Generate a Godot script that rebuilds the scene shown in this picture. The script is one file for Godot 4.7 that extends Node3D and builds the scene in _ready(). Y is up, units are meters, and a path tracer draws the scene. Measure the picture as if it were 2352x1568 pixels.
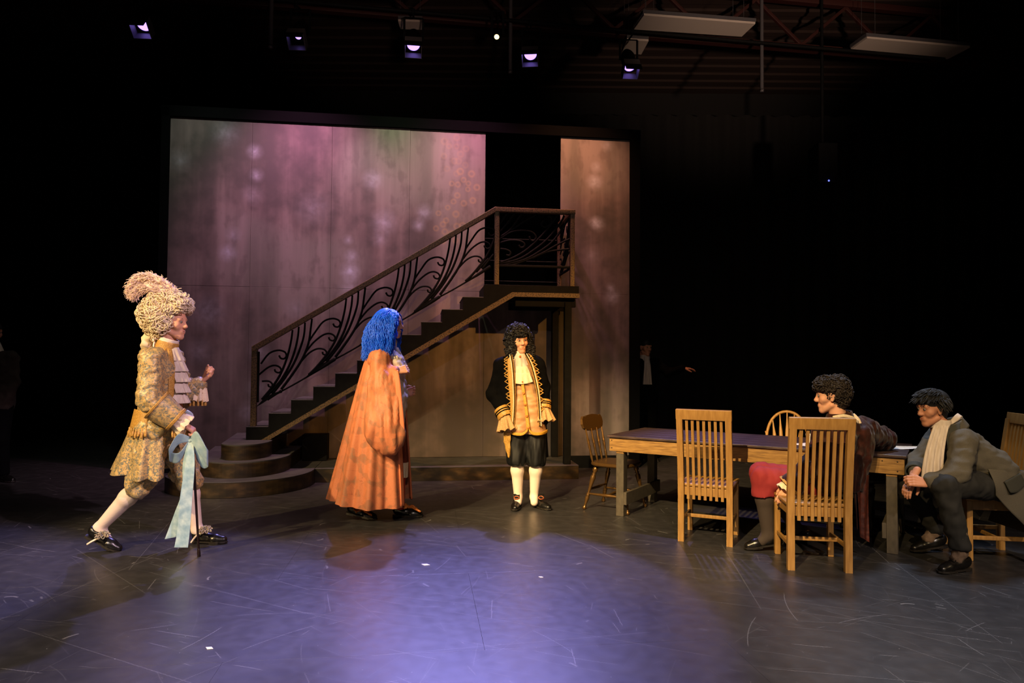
extends Node3D

# ---------------------------------------------------------------- main order
var M := {}
var taken := {}
var rng := RandomNumberGenerator.new()
const SET_TURN := 0.12915          # the scenery stands turned by 7.4 degrees to the lens
const SET_AT := Vector3(-4.303, 0, -8.473)
const TABLE_TURN := -0.571

func _ready() -> void:
	rng.seed = 7
	make_camera()
	make_air()
	make_lights()
	make_materials()
	build_room()
	build_scenery()
	build_staircase()
	build_rig()
	build_table()
	build_chairs()
	make_prototypes()
	build_marquis()
	build_robe_person()
	build_black_coat_person()
	build_velvet_person()
	build_grey_coat_person()
	build_wing_people()
	build_small_things()

func make_camera() -> void:
	var cam := Camera3D.new()
	cam.name = "camera"
	cam.fov = 53.13
	cam.near = 0.05
	cam.far = 60.0
	var p := deg_to_rad(1.75)
	var r := deg_to_rad(0.45)
	var up := Vector3(0, cos(p), sin(p))
	var back := Vector3(0, -sin(p), cos(p))
	cam.transform = Transform3D(Basis(Vector3.RIGHT * cos(r) + up * sin(r), up * cos(r) - Vector3.RIGHT * sin(r), back), Vector3(0, 1.4, 0))
	add_child(cam)
	cam.current = true

func make_air() -> void:
	var we := WorldEnvironment.new()
	we.name = "air"
	var e := Environment.new()
	e.background_mode = Environment.BG_COLOR
	e.background_color = Color(0, 0, 0)
	e.tonemap_mode = Environment.TONE_MAPPER_LINEAR
	e.tonemap_exposure = 1.0
	e.sdfgi_enabled = true
	e.ssao_enabled = true
	e.ssil_enabled = true
	we.environment = e
	add_child(we)

# [place, aim, colour, energy, cone half angle, edge softness, fixture (label, lens) or null]
const VIOLET := Color(0.635, 0.605, 1.0)
const AMBER := Color(1.0, 0.85, 0.60)
func rig_list() -> Array:
	return [
		# back light: the row of violet lamps over the scenery
		[Vector3(-4.66, 5.6, -8.45), Vector3(-4.3, 0, -3.9), VIOLET, 24.0, 15.0, 0.5, "violet", "first lamp from the left of the violet row, above the plumed wig"],
		[Vector3(-2.81, 5.6, -8.74), Vector3(-2.6, 0, -3.9), VIOLET, 30.0, 13.0, 0.4, "violet", "small dim violet lamp, second from the left of the row"],
		[Vector3(-1.34, 5.6, -8.94), Vector3(-0.7, 0, -4.2), VIOLET, 34.0, 13.0, 0.5, "violet", "violet lamp hanging above the left half of the painted wall"],
		[Vector3(0.22, 5.6, -9.19), Vector3(-0.3, 0, -4.1), VIOLET, 58.0, 11.6, 0.22, "violet", "violet lamp hanging just right of the small yellow lamp"],
		[Vector3(1.64, 5.6, -9.54), Vector3(1.9, 0.7, -6.0), Color(0.72, 0.64, 1.0), 22.0, 10.0, 1.0, "violet", "rightmost violet lamp, below the small pale ceiling panel"],
	]

func make_lights() -> void:
	for f in rig_list():
		var dir: Vector3 = (f[1] - f[0]).normalized()
		spot("back_light", f[0] + dir * 0.025, f[1], f[2], f[3], f[4], f[5], 0.05)
	spot("back_light", Vector3(-1.33, 5.58, -8.92), Vector3(-0.30, 0, -4.0), VIOLET, 62.0, 8.5, 1.0, 0.05)
	# front light: the amber bar over the audience, high on the left
	spot("front_light", Vector3(-6.9, 5.9, 1.6), Vector3(-2.7, 1.0, -5.1), AMBER, 108.0, 10.0, 0.5, 0.08)
	spot("front_light", Vector3(-5.3, 5.9, 0.7), Vector3(-1.1, 0.9, -6.1), AMBER, 34.0, 10.5, 0.5, 0.08)
	spot("front_light", Vector3(-4.0, 5.9, 0.2), Vector3(0.3, 0.8, -6.7), AMBER, 84.0, 11.0, 0.6, 0.08)
	spot("front_light", Vector3(-2.4, 5.9, 1.5), Vector3(1.20, 0.6, -5.9), AMBER, 165.0, 11.5, 0.75, 0.04)
	spot("front_light", Vector3(6.6, 5.9, 1.0), Vector3(3.0, 0.8, -4.9), AMBER, 9.0, 7.0, 0.5, 0.06)
	spot("front_light", Vector3(6.2, 5.7, 0.1), Vector3(-0.55, 0.8, -8.9), Color(1.0, 0.70, 0.32), 85.0, 9.0, 0.8, 0.08)
	# high blue-white lamp above the table, out of the picture
	spot("back_light", Vector3(3.3, 6.3, -6.7), Vector3(2.9, 0, -3.75), Color(0.82, 0.88, 1.0), 32.0, 15.0, 0.3, 0.4)
	spot("front_light", Vector3(-1.5, 5.9, 1.6), Vector3(2.95, 0.85, -4.9), AMBER, 60.0, 4.6, 1.0, 0.05)
	# cooler front light from the middle and the right
	spot("front_light", Vector3(4.6, 5.9, 0.2), Vector3(-2.45, 1.2, -5.1), Color(1.0, 0.84, 0.92), 60.0, 8.0, 0.5, 0.08)
	spot("front_light", Vector3(0.6, 5.9, 3.0), Vector3(0.0, 0.6, -5.6), Color(1.0, 0.90, 0.84), 9.0, 32.0, 1.0, 0.1)
	for x in [-2.9, 0.2, 3.3]:   # downstage wash
		spot("front_light", Vector3(x, 6.2, 2.6), Vector3(x * 1.05, 0, -2.5), Color(1.0, 0.90, 0.82), 58.0 if x > 3.0 else 88.0, 19.0, 0.9, 0.15)
	# unseen upward spots added in place of bounce on roof steel and panels
	spot("added_roof_fill", Vector3(4.0, 1.0, 1.5), Vector3(3.9, 6.45, -9.4), Color(1.0, 0.82, 0.70), 76.0, 13.0, 1.0, 0.2)
	spot("added_roof_fill", Vector3(1.0, 1.0, 1.5), Vector3(-1.4, 6.7, -9.0), Color(1.0, 0.8, 0.7), 20.0, 11.0, 1.0, 0.2)
	# wash on the painted wall from lamps hung close in front of it
	wall_wash(0.55, Color(0.93, 0.96, 0.88), 2.8)
	wall_wash(1.65, Color(1.0, 0.67, 0.83), 16.0)
	wall_wash(2.85, Color(0.86, 0.92, 0.72), 5.0)
	wall_wash(3.75, Color(1.0, 0.65, 0.76), 12.0)
	wall_wash(5.10, Color(1.0, 0.68, 0.50), 11.0)

func wall_wash(x: float, c: Color, e: float) -> void:
	spot("wall_light", on_set(x, 5.6, 1.15), on_set(x, 2.9, 0.0), c, e, 38.0, 1.0, 0.06)

func on_set(x: float, y: float, z: float) -> Vector3:
	return SET_AT + Basis(Vector3.UP, SET_TURN) * Vector3(x, y, z)

func spot(called: String, at: Vector3, aim: Vector3, c: Color, e: float, cone: float, soft: float, size: float) -> void:
	var l := SpotLight3D.new()
	l.name = called
	l.light_color = c
	l.light_energy = e
	l.spot_angle = cone
	l.spot_angle_attenuation = soft
	l.spot_range = 40.0
	l.spot_attenuation = 2.0
	l.light_size = size
	l.shadow_enabled = true
	add_child(l, true)
	l.look_at_from_position(at, aim, Vector3.UP if absf((aim - at).normalized().y) < 0.98 else Vector3.RIGHT)

# ---------------------------------------------------------------- building tools
class Geo:
	var v := PackedVector3Array()
	var uv := PackedVector2Array()
	var ix := PackedInt32Array()

	func vert(p: Vector3, t := Vector2.ZERO) -> int:
		v.append(p)
		uv.append(t)
		return v.size() - 1

	func quad(a: int, b: int, c: int, d: int) -> void:   # counter-clockwise seen from outside
		ix.append_array(PackedInt32Array([a, b, c, a, c, d]))

	func oquad(a: int, b: int, c: int, d: int, out: Vector3) -> void:
		if (v[b] - v[a]).cross(v[c] - v[a]).dot(out) + (v[c] - v[a]).cross(v[d] - v[a]).dot(out) < 0.0:
			quad(a, d, c, b)
		else:
			quad(a, b, c, d)

	func box(c: Vector3, s: Vector3, bev := 0.004, B := Basis()) -> Geo:
		var h := s * 0.5
		bev = minf(bev, minf(h.x, minf(h.y, h.z)) * 0.6)
		var o := v.size()
		for k in 8:
			var g := Vector3(1 if k & 1 else -1, 1 if k & 2 else -1, 1 if k & 4 else -1)
			for a in 3:
				var q := Vector3(g.x * (h.x - bev), g.y * (h.y - bev), g.z * (h.z - bev))
				q[a] = g[a] * h[a]
				vert(c + B * q, Vector2(q.x + q.z, q.y))
		for a in 3:
			var b1 := 1 << ((a + 1) % 3)
			var c1 := 1 << ((a + 2) % 3)
			for sg in 2:
				var k0 := (1 << a) if sg else 0
				var n := B[a] * (1.0 if sg else -1.0)
				oquad(o + k0 * 3 + a, o + (k0 | b1) * 3 + a, o + (k0 | b1 | c1) * 3 + a, o + (k0 | c1) * 3 + a, n)
		for a in 3:   # edges along axis a
			var b := (a + 1) % 3
			var d := (a + 2) % 3
			for sg in 4:
				var k0 := ((1 << b) if sg & 1 else 0) | ((1 << d) if sg & 2 else 0)
				var k1 := k0 | (1 << a)
				var n := B[b] * (1.0 if sg & 1 else -1.0) + B[d] * (1.0 if sg & 2 else -1.0)
				oquad(o + k0 * 3 + b, o + k1 * 3 + b, o + k1 * 3 + d, o + k0 * 3 + d, n)
		for k in 8:
			var n := B * Vector3(1 if k & 1 else -1, 1 if k & 2 else -1, 1 if k & 4 else -1)
			var i := o + k * 3
			if (v[i + 1] - v[i]).cross(v[i + 2] - v[i]).dot(n) < 0:
				ix.append_array(PackedInt32Array([i, i + 2, i + 1]))
			else:
				ix.append_array(PackedInt32Array([i, i + 1, i + 2]))
		return self

	func beam(a: Vector3, b: Vector3, w: float, d: float, bev := 0.004, up := Vector3.UP) -> Geo:   # a bar of w (sideways) by d (along up)
		var y := (b - a).normalized()
		var x := up.cross(y)
		if x.length() < 0.01:
			x = Vector3.RIGHT.cross(y)
		x = x.normalized()
		return box((a + b) * 0.5, Vector3(w, (b - a).length(), d), bev, Basis(x, y, x.cross(y)))

	func tube(path: PackedVector3Array, rad, sides := 8, caps := true, flat := 1.0, flat_up := Vector3.ZERO) -> Geo:
		var n := path.size()
		var o := v.size()
		var x := Vector3.ZERO
		for i in n:
			var t := (path[mini(i + 1, n - 1)] - path[maxi(i - 1, 0)]).normalized()
			if i == 0:
				x = flat_up if flat_up != Vector3.ZERO else (Vector3.UP if absf(t.y) < 0.9 else Vector3.RIGHT)
			x = (x - t * x.dot(t)).normalized()
			var y := t.cross(x)
			var r: float = rad if rad is float else rad[mini(i, rad.size() - 1)]
			for k in sides:
				var a := TAU * k / sides
				vert(path[i] + x * (cos(a) * r) + y * (sin(a) * r * flat), Vector2(float(k) / sides, float(i) / n))
		for i in n - 1:
			for k in sides:
				var k2 := (k + 1) % sides
				quad(o + i * sides + k, o + i * sides + k2, o + (i + 1) * sides + k2, o + (i + 1) * sides + k)
		if caps:
			var a := vert(path[0])
			var b := vert(path[n - 1])
			for k in sides:
				var k2 := (k + 1) % sides
				ix.append_array(PackedInt32Array([a, o + k2, o + k, b, o + (n - 1) * sides + k, o + (n - 1) * sides + k2]))
		return self

	func lathe(profile: Array, segs: int, X: Transform3D) -> Geo:   # profile of Vector2(radius, height), from below upwards
		var o := v.size()
		var n := profile.size()
		for i in n:
			for k in segs:
				var a := TAU * k / segs
				vert(X * Vector3(cos(a) * profile[i].x, profile[i].y, -sin(a) * profile[i].x), Vector2(float(k) / segs, profile[i].y))
		for i in n - 1:
			for k in segs:
				var k2 := (k + 1) % segs
				quad(o + i * segs + k, o + i * segs + k2, o + (i + 1) * segs + k2, o + (i + 1) * segs + k)
		return self

	func turned(a: Vector3, b: Vector3, profile: Array, segs := 10) -> Geo:   # a turned stick from a to b; profile heights run 0..1
		var y := (b - a).normalized()
		var x := y.cross(Vector3.FORWARD if absf(y.z) < 0.9 else Vector3.RIGHT).normalized()
		var l := (b - a).length()
		var p := []
		p.append(Vector2(0.0005, 0))
		for q in profile:
			p.append(Vector2(q.x, q.y * l))
		p.append(Vector2(0.0005, l))
		return lathe(p, segs, Transform3D(Basis(x, y, x.cross(y)), a))

	func prism(poly: PackedVector2Array, z0: float, z1: float, X := Transform3D(), bev := 0.0) -> Geo:   # polygon in xy, pushed out along z
		if Geometry2D.is_polygon_clockwise(poly):
			poly.reverse()
		var inner := poly
		if bev > 0.0:
			var off := Geometry2D.offset_polygon(poly, -bev)
			if off.size() == 1 and off[0].size() == poly.size():
				var best := 0
				for s in poly.size():
					if off[0][s].distance_to(poly[0]) < off[0][best].distance_to(poly[0]):
						best = s
				inner = PackedVector2Array()
				for s in poly.size():
					inner.append(off[0][(s + best) % poly.size()])
			else:
				bev = 0.0
		var n := poly.size()
		var tri := Geometry2D.triangulate_polygon(inner)
		for side in 2:
			var o := v.size()
			for p in inner:
				vert(X * Vector3(p.x, p.y, z1 if side else z0), p)
			for t in range(0, tri.size(), 3):
				var a := inner[tri[t]]
				var b := inner[tri[t + 1]]
				var c := inner[tri[t + 2]]
				var ccw := (b - a).cross(c - a) > 0
				if ccw == (side == 1):
					ix.append_array(PackedInt32Array([o + tri[t], o + tri[t + 1], o + tri[t + 2]]))
				else:
					ix.append_array(PackedInt32Array([o + tri[t], o + tri[t + 2], o + tri[t + 1]]))
		for i in n:
			var j := (i + 1) % n
			var rows := [[poly[i], poly[j], z0 + bev], [poly[i], poly[j], z1 - bev]]
			if bev > 0.0:
				rows = [[inner[i], inner[j], z0], rows[0], rows[1], [inner[i], inner[j], z1]]
			for k in rows.size() - 1:
				var e0: Array = rows[k]
				var e1: Array = rows[k + 1]
				var u: float = poly[i].distance_to(poly[j])
				quad(vert(X * Vector3(e0[0].x, e0[0].y, e0[2]), Vector2(0, e0[2])), vert(X * Vector3(e0[1].x, e0[1].y, e0[2]), Vector2(u, e0[2])), vert(X * Vector3(e1[1].x, e1[1].y, e1[2]), Vector2(u, e1[2])), vert(X * Vector3(e1[0].x, e1[0].y, e1[2]), Vector2(0, e1[2])))
		return self

	func cloth(f: Callable, nu: int, nv: int, thick: float, close_u := false) -> Geo:   # a sheet with thickness over f(u, v)
		var p := PackedVector3Array()
		for j in nv + 1:
			for i in nu + 1:
				p.append(f.call(float(i) / nu, float(j) / nv))
		var w := nu + 1
		var nrm := PackedVector3Array()
		for j in nv + 1:
			for i in nu + 1:
				var i0 := i - 1
				var i1 := i + 1
				if close_u:
					i0 = posmod(i - 1, nu)
					i1 = posmod(i + 1, nu)
				var du := p[j * w + clampi(i1, 0, nu)] - p[j * w + clampi(i0, 0, nu)]
				var dv := p[mini(j + 1, nv) * w + i] - p[maxi(j - 1, 0) * w + i]
				nrm.append(du.cross(dv).normalized())
		var o := v.size()
		for side in 2:
			for k in p.size():
				vert(p[k] + nrm[k] * (thick * 0.5 if side == 0 else -thick * 0.5), Vector2(float(k % w) / nu, float(k / w) / nv))
		var q := p.size()
		for j in nv:
			for i in nu:
				var a := o + j * w + i
				quad(a, a + 1, a + w + 1, a + w)
				quad(a + q, a + q + w, a + q + w + 1, a + q + 1)
		for i in nu:
			var a := o + i
			quad(a, a + q, a + q + 1, a + 1)
			var b := o + nv * w + i
			quad(b, b + 1, b + q + 1, b + q)
		if not close_u:
			for j in nv:
				var a := o + j * w
				quad(a, a + w, a + w + q, a + q)
				var b := o + j * w + nu
				quad(b, b + q, b + w + q, b + w)
		return self

	func ball(c: Vector3, r: Vector3, segs := 12, rings := 8, B := Basis()) -> Geo:
		var prof := []
		for i in rings + 1:
			var a := -PI / 2 + PI * i / rings
			prof.append(Vector2(maxf(cos(a), 0.001), sin(a)))
		return lathe(prof, segs, Transform3D(B * Basis.from_scale(r), c))

	func add(g: Geo, X := Transform3D()) -> Geo:
		var o := v.size()
		for k in g.v.size():
			v.append(X * g.v[k])
		uv.append_array(g.uv)
		var flip := X.basis.determinant() < 0
		for k in range(0, g.ix.size(), 3):
			ix.append(o + g.ix[k])
			ix.append(o + g.ix[k + (2 if flip else 1)])
			ix.append(o + g.ix[k + (1 if flip else 2)])
		return self

	func normals() -> PackedVector3Array:
		var n := PackedVector3Array()
		n.resize(v.size())
		for k in range(0, ix.size(), 3):
			var c := (v[ix[k + 1]] - v[ix[k]]).cross(v[ix[k + 2]] - v[ix[k]])
			n[ix[k]] += c
			n[ix[k + 1]] += c
			n[ix[k + 2]] += c
		for k in n.size():
			n[k] = n[k].normalized() if n[k].length_squared() > 1e-20 else Vector3.UP
		return n

	func crumple(noise: FastNoiseLite, amp: float, scale := 1.0) -> Geo:   # folds: push the skin in and out along its normals
		var n := normals()
		for k in v.size():
			v[k] += n[k] * (noise.get_noise_3dv(v[k] * scale) * amp)
		return self

	func drape(noise: FastNoiseLite, amp: float, stretch: Vector3) -> Geo:   # long folds, drawn out along the short side of stretch
		var n := normals()
		for k in v.size():
			v[k] += n[k] * (noise.get_noise_3dv(v[k] * stretch) * amp)
		return self

	func mesh() -> ArrayMesh:
		var arr := []
		arr.resize(Mesh.ARRAY_MAX)
		arr[Mesh.ARRAY_VERTEX] = v
		arr[Mesh.ARRAY_NORMAL] = normals()
		arr[Mesh.ARRAY_TEX_UV] = uv
		var r := PackedInt32Array()
		r.resize(ix.size())
		for k in range(0, ix.size(), 3):
			r[k] = ix[k]
			r[k + 1] = ix[k + 2]
			r[k + 2] = ix[k + 1]
		arr[Mesh.ARRAY_INDEX] = r
		var m := ArrayMesh.new()
		m.add_surface_from_arrays(Mesh.PRIMITIVE_TRIANGLES, arr)
		return m

func numbered(called: String) -> String:
	if not taken.has(called):
		taken[called] = 0
		return called
	taken[called] += 1
	return "%s_%03d" % [called, taken[called]]

func thing(called: String, label: String, category: String, at := Vector3.ZERO, turn := 0.0, group := "") -> Node3D:
	var o := Node3D.new()
	o.name = numbered(called)
	o.position = at
	o.rotation.y = turn
	add_child(o)
	tag(o, label, category, group)
	return o

func tag(o: Node3D, label: String, category: String, group := "") -> Node3D:
	o.set_meta("label", label)
	o.set_meta("category", category)
	if group:
		o.set_meta("group", group)
	return o

func part(called: String, g, mat: Material, parent: Node, label := "") -> MeshInstance3D:
	var o := MeshInstance3D.new()
	o.mesh = g.mesh() if g is Geo else g
	o.material_override = mat
	if parent == self:
		o.name = numbered(called)
	else:
		var base := called
		var k := 0
		while parent.has_node(NodePath(called)):
			k += 1
			called = "%s_%03d" % [base, k]
		o.name = called
	if label:
		o.set_meta("label", label)
	parent.add_child(o, true)
	return o

func struct(called: String, g, mat: Material, at := Vector3.ZERO, turn := 0.0) -> MeshInstance3D:
	var o := part(called, g, mat, self)
	o.set_meta("kind", "structure")
	o.position = at
	o.rotation.y = turn
	return o

func dup(src: Node3D, label: String, at: Vector3, turn := 0.0) -> Node3D:
	var o: Node3D = src.duplicate()
	o.name = numbered(String(src.name).rstrip("0123456789").rstrip("_"))
	add_child(o)
	o.position = at
	o.rotation.y = turn
	o.set_meta("label", label)
	return o

# a skin round tapered capsules: bone = [from, to, radius from, radius to, (axis, squash)], (+1 element "cut" carves)
func skin(bones: Array, cell: float, k: float, cuts: Array = []) -> Geo:
	var lo := Vector3.ONE * 1e9
	var hi := -lo
	for b in bones:
		var r: float = maxf(b[2], b[3]) + k * 0.5 + cell * 2.5
		for e in 2:
			lo = lo.min(b[e] - Vector3.ONE * r)
			hi = hi.max(b[e] + Vector3.ONE * r)
	var nx := int((hi.x - lo.x) / cell) + 2
	var ny := int((hi.y - lo.y) / cell) + 2
	var nz := int((hi.z - lo.z) / cell) + 2
	var f := PackedFloat32Array()
	f.resize(nx * ny * nz)
	f.fill(1.0)
	var sy := nx
	var sz := nx * ny
	var thin := 1.0
	for b in bones:
		var A: Vector3 = b[0]
		var ab: Vector3 = b[1] - A
		var ra: float = b[2]
		var dr: float = b[3] - ra
		var squash: bool = b.size() > 4 and b[4] is Vector3
		var axis: Vector3 = b[4] if squash else Vector3.ZERO
		var sq: float = (1.0 / b[5] - 1.0) if squash else 0.0
		var carve: bool = b[b.size() - 1] is String
		if squash:
			thin = minf(thin, b[5])
			ab += axis * (ab.dot(axis) * sq)
		var inv := 1.0 / maxf(ab.length_squared(), 1e-9)
		var r: float = maxf(b[2], b[3]) + k + cell * 2.0
		var i0 := ((A.min(b[1]) - Vector3.ONE * r - lo) / cell).max(Vector3.ZERO)
		var i1 := ((A.max(b[1]) + Vector3.ONE * r - lo) / cell).min(Vector3(nx - 1, ny - 1, nz - 1))
		for z in range(int(i0.z), int(i1.z) + 1):
			for y in range(int(i0.y), int(i1.y) + 1):
				var row := z * sz + y * sy
				var base := lo + Vector3(0, y, z) * cell - A
				for x in range(int(i0.x), int(i1.x) + 1):
					var p := Vector3(base.x + x * cell, base.y, base.z)
					if squash:
						p += axis * (p.dot(axis) * sq)
					var h := clampf(p.dot(ab) * inv, 0.0, 1.0)
					var d := (p - ab * h).length() - ra - dr * h
					var o := f[row + x]
					if carve:
						d = -d
						var e := maxf(k - absf(o - d), 0.0)
						f[row + x] = maxf(o, d) + e * e * 0.25 / k
					else:
						var e := maxf(k - absf(o - d), 0.0)
						f[row + x] = minf(o, d) - e * e * 0.25 / k
	for c in cuts:   # [normal, offset]: keeps what lies below the plane
		var nrm: Vector3 = c[0]
		for z in nz:
			for y in ny:
				var base := nrm.dot(lo + Vector3(0, y, z) * cell) - float(c[1])
				var row := z * sz + y * sy
				for x in nx:
					if f[row + x] < 0.1:
						f[row + x] = maxf(f[row + x], base + nrm.x * x * cell)
	# surface nets
	var g := Geo.new()
	var id := PackedInt32Array()
	id.resize(f.size())
	id.fill(-1)
	var corner := [0, 1, sy, sy + 1, sz, sz + 1, sz + sy, sz + sy + 1]
	var edges := [0, 1, 2, 3, 4, 5, 6, 7, 0, 2, 1, 3, 4, 6, 5, 7, 0, 4, 1, 5, 2, 6, 3, 7]
	var lim := cell * 1.8 / thin
	for z in nz - 1:
		for y in ny - 1:
			var row := z * sz + y * sy
			for x in nx - 1:
				var i := row + x
				if absf(f[i]) > lim:
					continue
				var mask := 0
				for c in 8:
					if f[i + corner[c]] < 0.0:
						mask |= 1 << c
				if mask == 0 or mask == 255:
					continue
				var sum := Vector3.ZERO
				var cnt := 0
				for e in 12:
					var a: int = edges[e * 2]
					var b: int = edges[e * 2 + 1]
					if ((mask >> a) & 1) != ((mask >> b) & 1):
						var fa := f[i + corner[a]]
						var t := fa / (fa - f[i + corner[b]])
						var pa := Vector3(a & 1, (a >> 1) & 1, (a >> 2) & 1)
						sum += pa.lerp(Vector3(b & 1, (b >> 1) & 1, (b >> 2) & 1), t)
						cnt += 1
				id[i] = g.vert(lo + (Vector3(x, y, z) + sum / cnt) * cell)
	for z in range(1, nz - 1):
		for y in range(1, ny - 1):
			var row := z * sz + y * sy
			for x in range(1, nx - 1):
				var i := row + x
				if absf(f[i]) > lim:
					continue
				var s := f[i] < 0.0
				if s != (f[i + 1] < 0.0):
					_nq(g, id, i, i - sy, i - sy - sz, i - sz, s)
				if s != (f[i + sy] < 0.0):
					_nq(g, id, i, i - sz, i - sz - 1, i - 1, s)
				if s != (f[i + sz] < 0.0):
					_nq(g, id, i, i - 1, i - 1 - sy, i - sy, s)
	return g

func _nq(g: Geo, id: PackedInt32Array, a: int, b: int, c: int, d: int, s: bool) -> void:
	if id[a] < 0 or id[b] < 0 or id[c] < 0 or id[d] < 0:
		return
	if s:
		g.quad(id[a], id[b], id[c], id[d])
	else:
		g.quad(id[a], id[d], id[c], id[b])

func pv(a: Array) -> PackedVector3Array:
	return PackedVector3Array(a)

# a smooth line through points, n steps per span
func curve(pts: Array, n := 5) -> PackedVector3Array:
	var out := PackedVector3Array()
	for i in pts.size() - 1:
		var p0: Vector3 = pts[maxi(i - 1, 0)]
		var p3: Vector3 = pts[mini(i + 2, pts.size() - 1)]
		for k in n:
			out.append(pts[i].cubic_interpolate(pts[i + 1], p0, p3, float(k) / n))
	out.append(pts[pts.size() - 1])
	return out

func folds(freq: float, seed_: int) -> FastNoiseLite:
	var n := FastNoiseLite.new()
	n.seed = seed_
	n.frequency = freq
	n.noise_type = FastNoiseLite.TYPE_SIMPLEX_SMOOTH
	n.fractal_octaves = 2
	return n

# ---------------------------------------------------------------- surfaces
func flat(c: Color, rough := 0.8, metal := 0.0) -> StandardMaterial3D:
	var m := StandardMaterial3D.new()
	m.albedo_color = c
	m.roughness = rough
	m.metallic = metal
	return m

func ntex(freq: float, cols: Array, size := 256, octaves := 4, type := FastNoiseLite.TYPE_SIMPLEX_SMOOTH, sd := 1, normal := false, bump := 4.0) -> NoiseTexture2D:
	var n := FastNoiseLite.new()
	n.noise_type = type
	n.frequency = freq
	n.fractal_octaves = octaves
	n.seed = sd
	var t := NoiseTexture2D.new()
	t.width = size
	t.height = size
	t.seamless = true
	t.noise = n
	if normal:
		t.as_normal_map = true
		t.bump_strength = bump
	elif cols.size():
		var g := Gradient.new()
		var offs := PackedFloat32Array()
		var cc := PackedColorArray()
		for c in cols:
			offs.append(c[0])
			cc.append(c[1])
		g.offsets = offs
		g.colors = cc
		t.color_ramp = g
	return t

func tri(tex: Texture2D, scale: Vector3, rough := 0.8, world := false) -> StandardMaterial3D:   # scale: repeats per metre along each axis
	var m := StandardMaterial3D.new()
	m.albedo_texture = tex
	m.uv1_triplanar = true
	m.uv1_world_triplanar = world
	m.uv1_scale = scale
	m.roughness = rough
	return m

func weave(m: StandardMaterial3D, t: Texture2D, amount: float) -> StandardMaterial3D:
	m.normal_enabled = true
	m.normal_texture = t
	m.normal_scale = amount
	return m

func grey(freq: float, size: int, sd: int, octaves := 4, type := FastNoiseLite.TYPE_SIMPLEX_SMOOTH) -> PackedByteArray:
	var n := FastNoiseLite.new()
	n.noise_type = type
	n.frequency = freq
	n.fractal_octaves = octaves
	n.seed = sd
	var im := n.get_seamless_image(size, size)
	im.convert(Image.FORMAT_L8)
	return im.get_data()

# damask: scrolling lines and blossoms over a ground
func damask(size: int, ground: Color, ground2: Color, scroll: Color, bloom: Color, f: float, sd: int, line := 9, bloom_at := 168) -> ImageTexture:
	var a := grey(f, size, sd, 2)
	var b := grey(f * 0.8, size, sd + 5, 2)
	var c := grey(0.12, size, sd + 9, 2)
	var im := Image.create(size, size, false, Image.FORMAT_RGB8)
	for y in size:
		for x in size:
			var i := y * size + x
			var col := ground.lerp(ground2, c[i] / 255.0)
			var va := a[i]
			if absi(va - 128) < line or absi(va - 160) < line / 2:
				col = scroll
			if b[i] + (c[(i * 3) % a.size()] - 128) / 4 > bloom_at:
				col = bloom if (b[i] / 9) % 2 == 0 else scroll
			im.set_pixel(x, y, col.darkened((c[(i * 7) % a.size()] - 128) / 255.0 * 0.25) if c[i] > 128 else col)
	return ImageTexture.create_from_image(im)

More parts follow.
